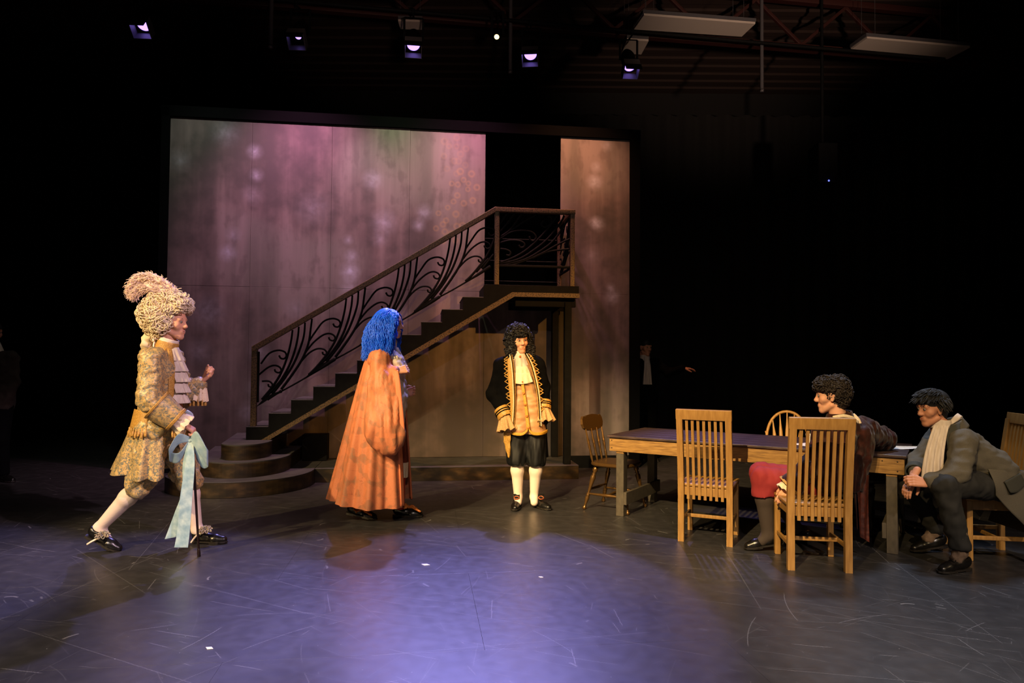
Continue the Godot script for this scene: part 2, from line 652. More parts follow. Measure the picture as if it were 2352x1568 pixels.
func make_materials() -> void:
	var grain := ntex(0.02, [], 256, 4, FastNoiseLite.TYPE_SIMPLEX_SMOOTH, 3, true, 3.0)
	var fine := ntex(0.25, [], 256, 2, FastNoiseLite.TYPE_SIMPLEX_SMOOTH, 4, true, 2.0)
	# stage floor
	var fl := tri(ntex(0.03, [[0.0, Color(0.165, 0.162, 0.165)], [0.5, Color(0.19, 0.186, 0.188)], [1.0, Color(0.225, 0.22, 0.222)]], 1024, 6, FastNoiseLite.TYPE_SIMPLEX_SMOOTH, 11), Vector3(0.22, 0.22, 0.22), 1.0, true)
	fl.roughness_texture = ntex(0.09, [[0.0, Color(0.335, 0.335, 0.335)], [1.0, Color(0.41, 0.41, 0.41)]], 512, 5, FastNoiseLite.TYPE_SIMPLEX_SMOOTH, 12)
	fl.metallic_specular = 0.5
	fl.detail_enabled = true
	fl.detail_albedo = ImageTexture.create_from_image(scuff_image())
	fl.detail_blend_mode = BaseMaterial3D.BLEND_MODE_MIX
	fl.detail_uv_layer = BaseMaterial3D.DETAIL_UV_2
	fl.uv2_triplanar = true
	fl.uv2_world_triplanar = true
	fl.uv2_scale = Vector3(0.19, 0.19, 0.19)
	M.floor = fl
	M.black = flat(Color(0.075, 0.075, 0.078), 0.95)
	M.deck = flat(Color(0.145, 0.09, 0.07), 0.8)
	M.red_steel = flat(Color(0.19, 0.06, 0.048), 0.6)
	M.black_paint = tri(ntex(0.03, [[0.0, Color(0.055, 0.058, 0.062)], [1.0, Color(0.085, 0.09, 0.094)]], 256, 4), Vector3(1.2, 1.2, 1.2), 0.62)
	M.black_paint.metallic_specular = 0.2
	M.tread = tri(ntex(0.02, [[0.0, Color(0.20, 0.20, 0.21)], [1.0, Color(0.29, 0.285, 0.29)]], 256, 5), Vector3(0.9, 0.9, 0.9), 0.75)
	M.frame = flat(Color(0.035, 0.038, 0.042), 0.9)
	M.frame.metallic_specular = 0.1
	M.frame_metal = flat(Color(0.36, 0.36, 0.38), 0.5)
	M.iron = flat(Color(0.04, 0.042, 0.046), 0.6)
	M.iron.metallic_specular = 0.25
	var wornr := [[0.0, Color(0.08, 0.065, 0.05)], [0.26, Color(0.18, 0.14, 0.095)], [0.46, Color(0.36, 0.28, 0.17)], [0.75, Color(0.47, 0.375, 0.235)], [0.92, Color(0.2, 0.155, 0.10)], [1.0, Color(0.12, 0.1, 0.07)]]
	M.bronze = tri(ntex(0.085, wornr, 256, 5, FastNoiseLite.TYPE_SIMPLEX_SMOOTH, 21), Vector3(2.2, 2.2, 2.2), 0.5)
	M.bronze_dark = tri(ntex(0.022, [[0.0, Color(0.10, 0.085, 0.07)], [0.45, Color(0.16, 0.125, 0.085)], [0.7, Color(0.245, 0.19, 0.12)], [1.0, Color(0.33, 0.26, 0.165)]], 256, 5, FastNoiseLite.TYPE_SIMPLEX_SMOOTH, 22), Vector3(0.7, 1.6, 0.7), 0.42)
	M.bronze_dark.metallic = 0.0
	M.wall = StandardMaterial3D.new()
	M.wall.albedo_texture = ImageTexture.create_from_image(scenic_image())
	M.wall.texture_repeat = false
	M.wall.roughness = 0.72
	# furniture
	M.wood = tri(ntex(0.03, [[0.0, Color(0.55, 0.40, 0.20)], [0.5, Color(0.61, 0.455, 0.24)], [1.0, Color(0.67, 0.515, 0.285)]], 256, 5, FastNoiseLite.TYPE_SIMPLEX_SMOOTH, 31), Vector3(5, 0.7, 5), 0.40)
	M.apron = tri(ntex(0.03, [[0.0, Color(0.42, 0.30, 0.15)], [0.5, Color(0.56, 0.42, 0.22)], [1.0, Color(0.66, 0.51, 0.28)]], 256, 5, FastNoiseLite.TYPE_SIMPLEX_SMOOTH, 32), Vector3(0.8, 7, 7), 0.5)
	M.table_top = tri(ntex(0.03, [[0.0, Color(0.16, 0.12, 0.12)], [0.5, Color(0.24, 0.18, 0.175)], [1.0, Color(0.36, 0.29, 0.28)]], 256, 5, FastNoiseLite.TYPE_SIMPLEX_SMOOTH, 33), Vector3(0.8, 7, 7), 0.42)
	M.grey_paint = tri(ntex(0.04, [[0.0, Color(0.25, 0.225, 0.19)], [1.0, Color(0.33, 0.30, 0.25)]], 256, 4, FastNoiseLite.TYPE_SIMPLEX_SMOOTH, 34), Vector3(2, 1, 2), 0.6)
	M.gilt = flat(Color(0.40, 0.29, 0.15), 0.32, 0.6)
	M.pine = tri(ntex(0.03, [[0.0, Color(0.66, 0.47, 0.22)], [1.0, Color(0.80, 0.60, 0.31)]], 256, 4, FastNoiseLite.TYPE_SIMPLEX_SMOOTH, 35), Vector3(6, 1, 6), 0.42)
	M.dark_wood = flat(Color(0.10, 0.075, 0.05), 0.4)
	M.paper = flat(Color(0.93, 0.92, 0.90), 0.9)
	M.ink = flat(Color(0.25, 0.24, 0.25), 0.9)
	# people
	M.skin = flat(Color(0.84, 0.62, 0.50), 0.6)
	M.skin.subsurf_scatter_enabled = true
	M.skin.subsurf_scatter_strength = 0.15
	M.skin_tan = flat(Color(0.74, 0.51, 0.39), 0.6)
	M.eye = flat(Color(0.50, 0.46, 0.43), 0.4)
	M.iris = flat(Color(0.12, 0.07, 0.04), 0.2)
	M.lip = flat(Color(0.66, 0.33, 0.28), 0.5)
	M.leather = flat(Color(0.065, 0.06, 0.055), 0.28)
	M.sole = flat(Color(0.11, 0.09, 0.07), 0.6)
	M.stocking = flat(Color(0.88, 0.80, 0.74), 0.75)
	M.red_stocking = flat(Color(0.72, 0.20, 0.10), 0.75)
	M.grey_stocking = flat(Color(0.22, 0.18, 0.155), 0.85)
	M.sock = flat(Color(0.37, 0.30, 0.24), 0.9)
	M.brocade = weave(tri(damask(512, Color(0.30, 0.345, 0.34), Color(0.50, 0.50, 0.43), Color(0.80, 0.64, 0.38), Color(0.78, 0.68, 0.47), 0.019, 41, 17, 158), Vector3(3.8, 3.8, 3.8), 0.42), fine, 0.35)
	M.gold_braid = weave(tri(ntex(0.12, [[0.0, Color(0.42, 0.28, 0.10)], [0.5, Color(0.74, 0.56, 0.26)], [1.0, Color(0.90, 0.76, 0.45)]], 256, 2, FastNoiseLite.TYPE_CELLULAR, 42), Vector3(5, 5, 5), 0.45), fine, 0.8)
	M.tan_lace = weave(tri(ntex(0.09, [[0.0, Color(0.45, 0.32, 0.19)], [0.4, Color(0.70, 0.55, 0.37)], [1.0, Color(0.80, 0.68, 0.50)]], 256, 3, FastNoiseLite.TYPE_CELLULAR, 54), Vector3(6, 6, 6), 0.85), fine, 0.6)
	M.lace = weave(tri(ntex(0.09, [[0.0, Color(0.66, 0.56, 0.44)], [0.35, Color(0.90, 0.82, 0.70)], [1.0, Color(0.95, 0.89, 0.79)]], 256, 3, FastNoiseLite.TYPE_CELLULAR, 43), Vector3(6, 6, 6), 0.85), fine, 0.6)
	M.cream = flat(Color(0.87, 0.82, 0.76), 0.85)
	M.white_wig = flat(Color(0.88, 0.81, 0.70), 0.8)
	M.plume = flat(Color(0.90, 0.80, 0.74), 0.8)
	M.pearl = flat(Color(0.92, 0.88, 0.82), 0.2)
	M.blue_satin = weave(tri(ntex(0.02, [[0.0, Color(0.48, 0.61, 0.70)], [0.5, Color(0.60, 0.71, 0.77)], [1.0, Color(0.74, 0.82, 0.84)]], 256, 3, FastNoiseLite.TYPE_SIMPLEX_SMOOTH, 44), Vector3(2.5, 2.5, 2.5), 0.36), grain, 0.5)
	M.grey_satin = flat(Color(0.62, 0.66, 0.72), 0.3)
	M.cane = flat(Color(0.10, 0.05, 0.04), 0.3)
	M.blue_hair = flat(Color(0.03, 0.36, 0.93), 0.5)
	M.robe = weave(tri(damask(512, Color(0.74, 0.43, 0.29), Color(0.78, 0.48, 0.33), Color(0.66, 0.37, 0.25), Color(0.56, 0.42, 0.32), 0.009, 45, 3, 160), Vector3(1.9, 1.9, 1.9), 0.6), fine, 0.3)
	M.robe_trim = flat(Color(0.82, 0.46, 0.30), 0.6)
	M.robe_dark = flat(Color(0.42, 0.12, 0.07), 0.7)
	M.bow_gold = weave(tri(ntex(0.1, [[0.0, Color(0.45, 0.22, 0.08)], [0.5, Color(0.80, 0.45, 0.18)], [1.0, Color(0.9, 0.65, 0.35)]], 128, 3, FastNoiseLite.TYPE_CELLULAR, 46), Vector3(6, 6, 6), 0.45), fine, 0.8)
	M.rosette = tri(ntex(0.09, [[0.0, Color(0.35, 0.25, 0.2)], [0.4, Color(0.62, 0.55, 0.45)], [0.7, Color(0.55, 0.60, 0.60)], [1.0, Color(0.85, 0.75, 0.55)]], 128, 3, FastNoiseLite.TYPE_CELLULAR, 47), Vector3(7, 7, 7), 0.5)
	M.black_wool = weave(flat(Color(0.016, 0.016, 0.02), 0.9), fine, 0.2)
	M.black_wool.metallic_specular = 0.2
	M.black_silk = flat(Color(0.028, 0.032, 0.042), 0.5)
	M.black_hair = flat(Color(0.045, 0.03, 0.042), 0.62)
	M.tan_satin = weave(tri(ntex(0.02, [[0.0, Color(0.62, 0.45, 0.29)], [1.0, Color(0.76, 0.58, 0.41)]], 256, 3, FastNoiseLite.TYPE_SIMPLEX_SMOOTH, 48), Vector3(2, 2, 2), 0.5), grain, 0.4)
	M.yellow_braid = weave(tri(ntex(0.12, [[0.0, Color(0.62, 0.42, 0.10)], [1.0, Color(0.93, 0.74, 0.28)]], 128, 2, FastNoiseLite.TYPE_CELLULAR, 49), Vector3(6, 6, 6), 0.45), fine, 0.8)
	M.copper = flat(Color(0.62, 0.33, 0.2), 0.4, 0.5)
	M.velvet = weave(tri(ntex(0.02, [[0.0, Color(0.09, 0.03, 0.025)], [0.5, Color(0.165, 0.062, 0.045)], [1.0, Color(0.27, 0.12, 0.08)]], 256, 4, FastNoiseLite.TYPE_SIMPLEX_SMOOTH, 50), Vector3(2.6, 2.6, 2.6), 0.6), grain, 0.8)
	M.velvet.rim_enabled = true
	M.velvet.rim = 0.25
	M.velvet.metallic_specular = 0.25
	M.velvet_lining = weave(tri(ntex(0.03, [[0.0, Color(0.17, 0.055, 0.035)], [1.0, Color(0.40, 0.17, 0.10)]], 256, 4, FastNoiseLite.TYPE_SIMPLEX_SMOOTH, 51), Vector3(3, 3, 3), 0.5), grain, 0.8)
	M.red_cloth = weave(flat(Color(0.53, 0.135, 0.15), 0.85), grain, 0.3)
	M.brown_hair = flat(Color(0.13, 0.09, 0.065), 0.7)
	M.grey_wool = weave(tri(ntex(0.3, [[0.0, Color(0.25, 0.235, 0.20)], [1.0, Color(0.37, 0.345, 0.29)]], 256, 3, FastNoiseLite.TYPE_SIMPLEX_SMOOTH, 52), Vector3(3, 3, 3), 0.9), fine, 0.3)
	M.grey_wool_dark = flat(Color(0.20, 0.20, 0.17), 0.9)
	M.trousers = flat(Color(0.085, 0.085, 0.08), 0.85)
	M.dark_hair = flat(Color(0.055, 0.045, 0.036), 0.7)
	M.linen = weave(tri(ntex(0.03, [[0.0, Color(0.72, 0.66, 0.60)], [1.0, Color(0.86, 0.81, 0.76)]], 256, 3, FastNoiseLite.TYPE_SIMPLEX_SMOOTH, 53), Vector3(5, 0.8, 5), 0.85), grain, 0.6)
	M.dim_cloth = flat(Color(0.16, 0.12, 0.09), 0.9)
	M.steel = flat(Color(0.34, 0.34, 0.36), 0.5, 0.3)
	M.panel = flat(Color(0.72, 0.69, 0.66), 0.7)

# scratches, dust and scuffs on the stage floor: bright strokes over nothing
func scuff_image() -> Image:
	var s := 1536
	var im := Image.create(s, s, false, Image.FORMAT_RGBA8)
	im.fill(Color(0.5, 0.5, 0.52, 0))
	var r := RandomNumberGenerator.new()
	r.seed = 91
	for k in 2000:
		var p := Vector2(r.randf() * s, r.randf() * s)
		var a := r.randf() * TAU if r.randf() < 0.6 else r.randfn(0.35, 0.15)
		var bend := r.randfn(0.0, 0.0018)
		var len := int(8 + 130 * pow(r.randf(), 3.0))
		var al := 0.06 + 0.50 * pow(r.randf(), 2.6)
		if k % 60 == 0:
			len = 420
			al = 0.28
			bend = 0.0
		for i in len:
			p += Vector2(cos(a), sin(a))
			a += bend
			var e := al * (0.6 + 0.4 * r.randf()) * minf(1.0, minf(i, len - i) / 8.0)
			var x := posmod(int(p.x), s)
			var y := posmod(int(p.y), s)
			if e > im.get_pixel(x, y).a:
				im.set_pixel(x, y, Color(0.66, 0.65, 0.66, e))
	for k in 46:   # broad scuffs
		var p := Vector2(r.randf() * s, r.randf() * s)
		var a := r.randf() * TAU
		var len := int(8 + 22 * r.randf())
		var al := 0.15 + 0.3 * r.randf()
		var bend := r.randfn(0, 0.03)
		for i in len:
			p += Vector2(cos(a), sin(a))
			a += bend
			for w in range(-2, 3):
				var q := p + Vector2(-sin(a), cos(a)) * w * 0.8
				im.set_pixel(posmod(int(q.x), s), posmod(int(q.y), s), Color(0.68, 0.67, 0.66, al * (1.0 - absf(w) / 3.5)))
	for k in 120:   # specks
		im.set_pixel(r.randi() % s, r.randi() % s, Color(0.85, 0.84, 0.82, 0.9))
	return im

# scenic paint over the whole flat, 5.94 m by 4.444 m: streaked mauve brown, stencilled rings; soft pale blue patches are stamped over it
func scenic_image() -> Image:
	var w := 1024
	var h := 768
	var a := grey(0.004, 1024, 61, 5)
	var b := grey(0.02, 1024, 62, 4)
	var c := grey(0.0016, 1024, 63, 3)
	var im := Image.create(w, h, false, Image.FORMAT_RGB8)
	var dark := Color(0.27, 0.243, 0.24)
	var mid := Color(0.445, 0.385, 0.38)
	var pale := Color(0.54, 0.49, 0.49)
	var ash := Color(0.40, 0.392, 0.375)
	var pale_patches := [[0.66, 4.28, 0.16, 0.5], [0.12, 3.9, 0.13, 0.4], [1.0, 3.5, 0.12, 0.3], [0.72, 2.75, 0.10, 0.75], [0.78, 2.98, 0.09, 0.4], [1.02, 4.05, 0.09, 0.7], [1.05, 3.75, 0.08, 0.6], [2.23, 2.55, 0.11, 1.0], [2.24, 2.75, 0.08, 0.7], [2.20, 2.96, 0.06, 0.5], [2.22, 2.35, 0.12, 0.5], [2.5, 3.75, 0.12, 0.6], [2.65, 3.2, 0.15, 0.6], [2.6, 2.98, 0.10, 0.4], [3.17, 3.35, 0.10, 0.7], [3.1, 3.18, 0.08, 0.7], [0.5, 2.0, 0.2, 0.45], [0.4, 1.5, 0.15, 0.4], [1.55, 2.05, 0.12, 0.3], [2.85, 1.98, 0.14, 0.6], [1.1, 1.05, 0.10, 0.6], [1.0, 0.75, 0.12, 0.5], [1.12, 1.5, 0.12, 0.5], [5.45, 3.85, 0.10, 0.9], [5.47, 4.05, 0.07, 0.6], [5.62, 4.36, 0.08, 0.5], [5.45, 3.30, 0.08, 0.7], [5.50, 3.28, 0.09, 0.9], [5.70, 2.30, 0.10, 0.8], [5.68, 2.42, 0.06, 0.7], [5.42, 2.85, 0.12, 0.3], [1.75, 3.35, 0.2, 0.3]]
	var rings := []
	for k in 36:
		var g: Vector2 = [Vector2(3.70, 3.68), Vector2(3.48, 3.22), Vector2(3.55, 4.1)][k % 3]
		var t := k * 2.4
		var rr := 0.055 * sqrt(k / 3 + 0.4) * 1.15
		rings.append([g.x + cos(t) * rr * 0.9, g.y + sin(t) * rr * 1.3, 0.033 + 0.012 * fmod(k * 0.37, 1.0), 0.75 if k % 3 < 2 else 0.35])
	for y in h:
		var wy := 4.444 * (1.0 - (y + 0.5) / h)
		for x in w:
			var wx := 5.94 * (x + 0.5) / w
			var st := a[(int(y * 0.16) % 1024) * 1024 + (x * 3) % 1024] / 255.0   # vertical streaks
			var mo := b[(y % 1024) * 1024 + x % 1024] / 255.0
			var la := c[(y % 1024) * 1024 + x % 1024] / 255.0
			var col := dark.lerp(mid, smoothstep(0.30, 0.66, st * 0.28 + la * 0.50 + mo * 0.22)).lerp(ash, smoothstep(0.45, 0.7, la) * 0.75)
			col = col.lerp(pale, smoothstep(0.50, 0.80, st * 0.5 + la * 0.5) * 0.7)
			col = col.lerp(dark, smoothstep(0.50, 0.78, mo * 0.5 + b[(int(y * 0.4) % 1024) * 1024 + (x * 2 + 300) % 1024] / 510.0) * 0.32)
			im.set_pixel(x, y, col)
	for p in pale_patches:
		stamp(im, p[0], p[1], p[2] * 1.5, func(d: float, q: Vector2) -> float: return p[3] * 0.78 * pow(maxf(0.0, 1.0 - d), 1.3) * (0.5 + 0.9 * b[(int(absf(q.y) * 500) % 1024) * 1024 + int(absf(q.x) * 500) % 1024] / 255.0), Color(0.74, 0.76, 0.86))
	for p in rings:
		stamp(im, p[0], p[1], p[2] * 1.3, func(d: float, _q: Vector2) -> float: return p[3] * 0.36 * exp(-pow((d - 0.62) / 0.27, 2.0)), Color(0.78, 0.62, 0.42))
	return im

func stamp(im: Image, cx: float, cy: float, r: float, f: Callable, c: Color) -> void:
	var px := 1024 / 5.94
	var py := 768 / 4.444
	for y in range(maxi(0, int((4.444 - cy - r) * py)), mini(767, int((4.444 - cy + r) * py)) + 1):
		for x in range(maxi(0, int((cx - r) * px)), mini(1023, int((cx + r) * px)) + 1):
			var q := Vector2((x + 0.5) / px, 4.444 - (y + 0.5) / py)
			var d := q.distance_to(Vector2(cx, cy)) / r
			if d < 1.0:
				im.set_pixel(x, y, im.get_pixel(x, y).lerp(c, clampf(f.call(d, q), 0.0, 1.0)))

# ---------------------------------------------------------------- the black box theatre
func build_room() -> void:
	# room: x -11..11, z -14.5..7, height 7.2
	var fl := struct("floor", Geo.new().box(Vector3(0, -0.106, -3.75), Vector3(22.4, 0.2, 22.0), 0.0), M.black)
	# painted hardboard sheets laid square with the scenery, narrow joints between them
	var X := Transform3D(Basis(Vector3.UP, SET_TURN), Vector3(SET_AT.x, 0, SET_AT.z))
	for i in range(-4, 8):
		for j in range(-4, 13):
			var c := X * Vector3(-0.17 + i * 2.44 + (1.22 if posmod(j, 2) else 0.0), -0.003, 5.60 + (j - 4.5) * 1.22)
			if absf(c.x) > 9.8 or c.z > 1.6 or c.z < -13.0:
				continue
			part("floor_sheet", Geo.new().box(c, Vector3(2.4393, 0.006, 1.2193), 0.0005, X.basis), M.floor, fl)
	struct("wall_back", Geo.new().box(Vector3(0, 3.6, -14.6), Vector3(22.4, 7.2, 0.2), 0.0), M.black)
	struct("wall_left", Geo.new().box(Vector3(-11.1, 3.6, -3.75), Vector3(0.2, 7.2, 22.0), 0.0), M.black)
	struct("wall_right", Geo.new().box(Vector3(11.1, 3.6, -3.75), Vector3(0.2, 7.2, 22.0), 0.0), M.black)
	struct("wall_front", Geo.new().box(Vector3(0, 3.6, 7.1), Vector3(22.4, 7.2, 0.2), 0.0), M.black)
	var deck := Geo.new().box(Vector3(0, 7.3, -3.75), Vector3(22.4, 0.2, 22.0), 0.0)
	for k in 60:   # ribs of the roof deck
		deck.box(Vector3(0, 7.18, -14.2 + k * 0.35), Vector3(22.0, 0.05, 0.14), 0.0)
	struct("ceiling", deck, M.deck)
	# stage masking: black drapes hang behind and beside the scenery
	var dr := func(x0: float, x1: float, z: float, amp: float) -> Geo:
		return Geo.new().cloth(func(u: float, v: float) -> Vector3:
			return Vector3(lerpf(x0, x1, u), 0.02 + 6.3 * v, z + amp * sin((x1 - x0) * u * 16.0)), int(absf(x1 - x0) * 14), 2, 0.012)
	tag(part("stage_curtain", dr.call(-10.8, 10.8, -13.4, 0.06), M.black, self), "wide black stage curtain hanging far behind the painted wall", "curtain")

# ---------------------------------------------------------------- painted wall
func build_scenery() -> void:
	var t := thing("painted_wall", "mauve brown streaked scenery wall of tall sheets behind the staircase", "scenery", SET_AT, SET_TURN)
	var xs := [0.0, 0.99, 1.98, 2.975, 3.965, 4.98, 5.94]
	for k in 6:
		for row in 2:
			if k == 4 and row == 1:
				continue   # the doorway at the head of the stairs
			var y0 := 2.3305 if row else 0.163
			var y1 := 4.444 if row else 2.329
			var g := Geo.new()
			sheet(g, xs[k] + 0.0007, xs[k + 1] - 0.0007, y0, y1, rng.randf() * 0.003)
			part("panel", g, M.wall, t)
	part("baseboard", Geo.new().box(Vector3(2.97, 0.08, -0.012), Vector3(5.94, 0.16, 0.03), 0.003), M.black_paint, t)
	part("frame_post", Geo.new().box(Vector3(6.012, 2.28, -0.03), Vector3(0.14, 4.56, 0.12), 0.004), M.frame, t)
	part("frame_post", Geo.new().box(Vector3(-0.05, 2.28, -0.03), Vector3(0.1, 4.56, 0.12), 0.004), M.frame, t)
	part("header", Geo.new().box(Vector3(2.99, 4.515, -0.03), Vector3(6.19, 0.138, 0.12), 0.004), M.frame, t)
	for x in [0.5, 1.98, 3.4, 5.4]:   # timber braces behind
		part("brace", Geo.new().beam(Vector3(x, 4.2, -0.06), Vector3(x, 0.03, -0.9), 0.07, 0.04), M.black_paint, t)

func sheet(g: Geo, x0: float, x1: float, y0: float, y1: float, z: float) -> void:
	var o := g.v.size()
	g.box(Vector3((x0 + x1) / 2, (y0 + y1) / 2, z - 0.009), Vector3(x1 - x0, y1 - y0, 0.018), 0.002)
	for k in range(o, g.v.size()):
		g.uv[k] = Vector2(g.v[k].x / 5.94, 1.0 - g.v[k].y / 4.444)

# ---------------------------------------------------------------- staircase
func arc_step(cx: float, cz: float, rx: float, rz: float, a0: float, a1: float, back_l: Vector2, back_r: Vector2) -> PackedVector2Array:
	var p := PackedVector2Array([back_l])
	for k in 33:
		var a := lerpf(a0, a1, k / 32.0)
		p.append(Vector2(cx + cos(a) * rx, cz + sin(a) * rz))
	p.append(back_r)
	return p

func build_staircase() -> void:
	var t := thing("staircase", "black stage staircase with bronze trim, rounded bottom steps and scrolled iron railing", "staircase", SET_AT, SET_TURN)
	var flatten := Transform3D(Basis(Vector3.RIGHT, Vector3.BACK, Vector3.DOWN), Vector3.ZERO)   # polygon xy -> xz, pushed along -z of itself = down
	var mk := func(poly: PackedVector2Array, y0: float, y1: float) -> Geo:
		return Geo.new().prism(poly, -y1, -y0, flatten, 0.004)
	# three rounded steps: bronze risers and grey treads laid on top
	var polys := [
		arc_step(1.17, 0.90, 0.785, 0.79, deg_to_rad(153), deg_to_rad(2), Vector2(0.42, 0.03), Vector2(1.955, 0.03)),
		arc_step(1.20, 0.86, 0.485, 0.615, deg_to_rad(150), deg_to_rad(-8), Vector2(0.625, 0.03), Vector2(1.68, 0.03)),
		arc_step(1.225, 0.95, 0.262, 0.375, deg_to_rad(144), deg_to_rad(-10), Vector2(0.885, 0.03), Vector2(1.483, 0.03))]
	for k in 3:
		var p: PackedVector2Array = polys[k]
		var y := 0.165 * (k + 1)
		var st := part("rounded_step", mk.call(p, 0.165 * k if k == 0 else 0.165 * k + 0.001, y - 0.012), M.bronze_dark, t)
		part("tread", mk.call(p, y - 0.012, y), M.tread, st)
	# the low platform in front of the wall
	var pl := part("low_platform", Geo.new().box(Vector3(3.505, 0.0765, 0.44), Vector3(3.10, 0.153, 0.80), 0.003), M.bronze_dark, t)
	part("platform_top", Geo.new().box(Vector3(3.505, 0.159, 0.44), Vector3(3.10, 0.012, 0.81), 0.003), M.tread, pl)
	# eleven treads and the landing
	var zf := 0.85
	var y1 := 0.648
	var rise := 0.153
	var run := 0.245
	for k in 11:
		var x := 1.19 + run * k
		var y := y1 + rise * k
		var st := part("step", Geo.new().box(Vector3(x + run / 2, y - 0.083, 0.455), Vector3(run - 0.002, 0.14, 0.78), 0.003), M.black_paint, t)
		part("tread", Geo.new().box(Vector3(x + run / 2 - 0.003, y - 0.006, 0.455), Vector3(run + 0.004, 0.012, 0.785), 0.003), M.tread, st)
	# side board cut to the steps in front, bronze strip along its lower edge
	var sb := PackedVector2Array([Vector2(1.19, 0.497), Vector2(1.19, y1 - 0.012)])
	for k in 11:
		sb.append(Vector2(1.19 + run * (k + 1), y1 + rise * k - 0.012))
		sb.append(Vector2(1.19 + run * (k + 1), y1 + rise * (k + 1) - 0.012))
	sb.append(Vector2(5.045, 2.331))
	sb.append(Vector2(5.045, 2.215))
	sb.append(Vector2(4.24, 2.222))
	sb.append(Vector2(1.40, 0.497))
	part("side_board", Geo.new().prism(sb, zf - 0.03, zf), M.black_paint, t)
	var strip := PackedVector2Array([Vector2(1.36, 0.497), Vector2(4.225, 2.24), Vector2(5.05, 2.24), Vector2(5.05, 2.187), Vector2(4.25, 2.187), Vector2(1.45, 0.497)])
	part("bronze_strip", Geo.new().prism(strip, zf + 0.001, zf + 0.016), M.bronze, t)
	part("landing", Geo.new().box(Vector3(4.47, 2.262, 0.44), Vector3(1.15, 0.138, 0.80), 0.004), M.black_paint, t)
	for z in [0.74, 0.12]:
		part("landing_joist", Geo.new().box(Vector3(4.65, 2.13, z), Vector3(0.75, 0.10, 0.05)), M.black_paint, t)
	part("support_post", Geo.new().box(Vector3(4.93, 1.155, 0.735), Vector3(0.085, 1.98, 0.085), 0.004), M.black_paint, t)
	part("support_post", Geo.new().box(Vector3(4.90, 1.155, 0.09), Vector3(0.085, 1.98, 0.085), 0.004), M.black_paint, t)
	part("end_box", Geo.new().box(Vector3(1.86, 0.33, 0.16), Vector3(0.30, 0.32, 0.2), 0.004), M.black_paint, t)
	# posts and hand rails
	var zr := zf - 0.035
	part("newel_post", Geo.new().box(Vector3(1.262, 1.098, zr), Vector3(0.062, 0.90, 0.06), 0.004), M.bronze, t)
	part("landing_post", Geo.new().box(Vector3(4.04, 2.78, zr), Vector3(0.055, 0.90, 0.055), 0.004), M.bronze, t)
	part("landing_post", Geo.new().box(Vector3(4.965, 2.775, zr), Vector3(0.055, 0.89, 0.055), 0.004), M.bronze, t)
	part("landing_post", Geo.new().box(Vector3(4.955, 2.775, 0.07), Vector3(0.05, 0.89, 0.05), 0.004), M.bronze, t)
	var rail := PackedVector2Array([Vector2(1.231, 1.505), Vector2(1.231, 1.558), Vector2(4.02, 3.272), Vector2(4.02, 3.205), Vector2(1.26, 1.505)])
	part("hand_rail", Geo.new().prism(rail, zr - 0.035, zr + 0.035, Transform3D(), 0.004), M.bronze, t)
	part("hand_rail", Geo.new().box(Vector3(4.505, 3.238, zr), Vector3(0.985, 0.055, 0.07), 0.004), M.bronze, t)
	part("hand_rail", Geo.new().box(Vector3(4.965, 3.238, 0.44), Vector3(0.06, 0.055, 0.74), 0.004), M.bronze, t)
	# scrolled iron panel: five repeats climb under the slanting rail, cut from sheet and bar
	var unit := [
		[Vector2(2.277, 2.129), Vector2(2.26, 1.986), Vector2(2.219, 1.804), Vector2(2.153, 1.623), Vector2(2.061, 1.468), Vector2(1.951, 1.326), Vector2(1.865, 1.236)],
		[Vector2(2.346, 2.169), Vector2(2.336, 2.039), Vector2(2.30, 1.87), Vector2(2.233, 1.688), Vector2(2.136, 1.52), Vector2(1.988, 1.352)],
		[Vector2(2.415, 2.216), Vector2(2.405, 2.066), Vector2(2.363, 1.91), Vector2(2.296, 1.741), Vector2(2.197, 1.572), Vector2(2.062, 1.391)],
		[Vector2(2.493, 2.263), Vector2(2.48, 2.146), Vector2(2.457, 1.976), Vector2(2.396, 1.807), Vector2(2.297, 1.638), Vector2(2.162, 1.443)],
		[Vector2(1.859, 1.62), Vector2(1.932, 1.736), Vector2(2.018, 1.853), Vector2(2.117, 1.893), Vector2(2.193, 1.875), Vector2(2.212, 1.83), Vector2(2.188, 1.797), Vector2(2.15, 1.803), Vector2(2.131, 1.835)],
		[Vector2(1.818, 1.485), Vector2(1.909, 1.607), Vector2(2.008, 1.692), Vector2(2.082, 1.719), Vector2(2.139, 1.70), Vector2(2.158, 1.662), Vector2(2.134, 1.636), Vector2(2.096, 1.648), Vector2(2.085, 1.676)],
		[Vector2(1.77, 1.382), Vector2(1.861, 1.485), Vector2(1.948, 1.537), Vector2(2.023, 1.538), Vector2(2.061, 1.506), Vector2(2.055, 1.474), Vector2(2.023, 1.48), Vector2(2.017, 1.506)],
		[Vector2(1.56, 1.045), Vector2(1.706, 1.128), Vector2(1.865, 1.225), Vector2(2.013, 1.322), Vector2(2.137, 1.408), Vector2(2.165, 1.425)]]
	var ir := part("iron_panel", Geo.new().beam(Vector3(1.305, 1.50, zr), Vector3(1.305, 0.92, zr), 0.03, 0.02), M.iron, t)
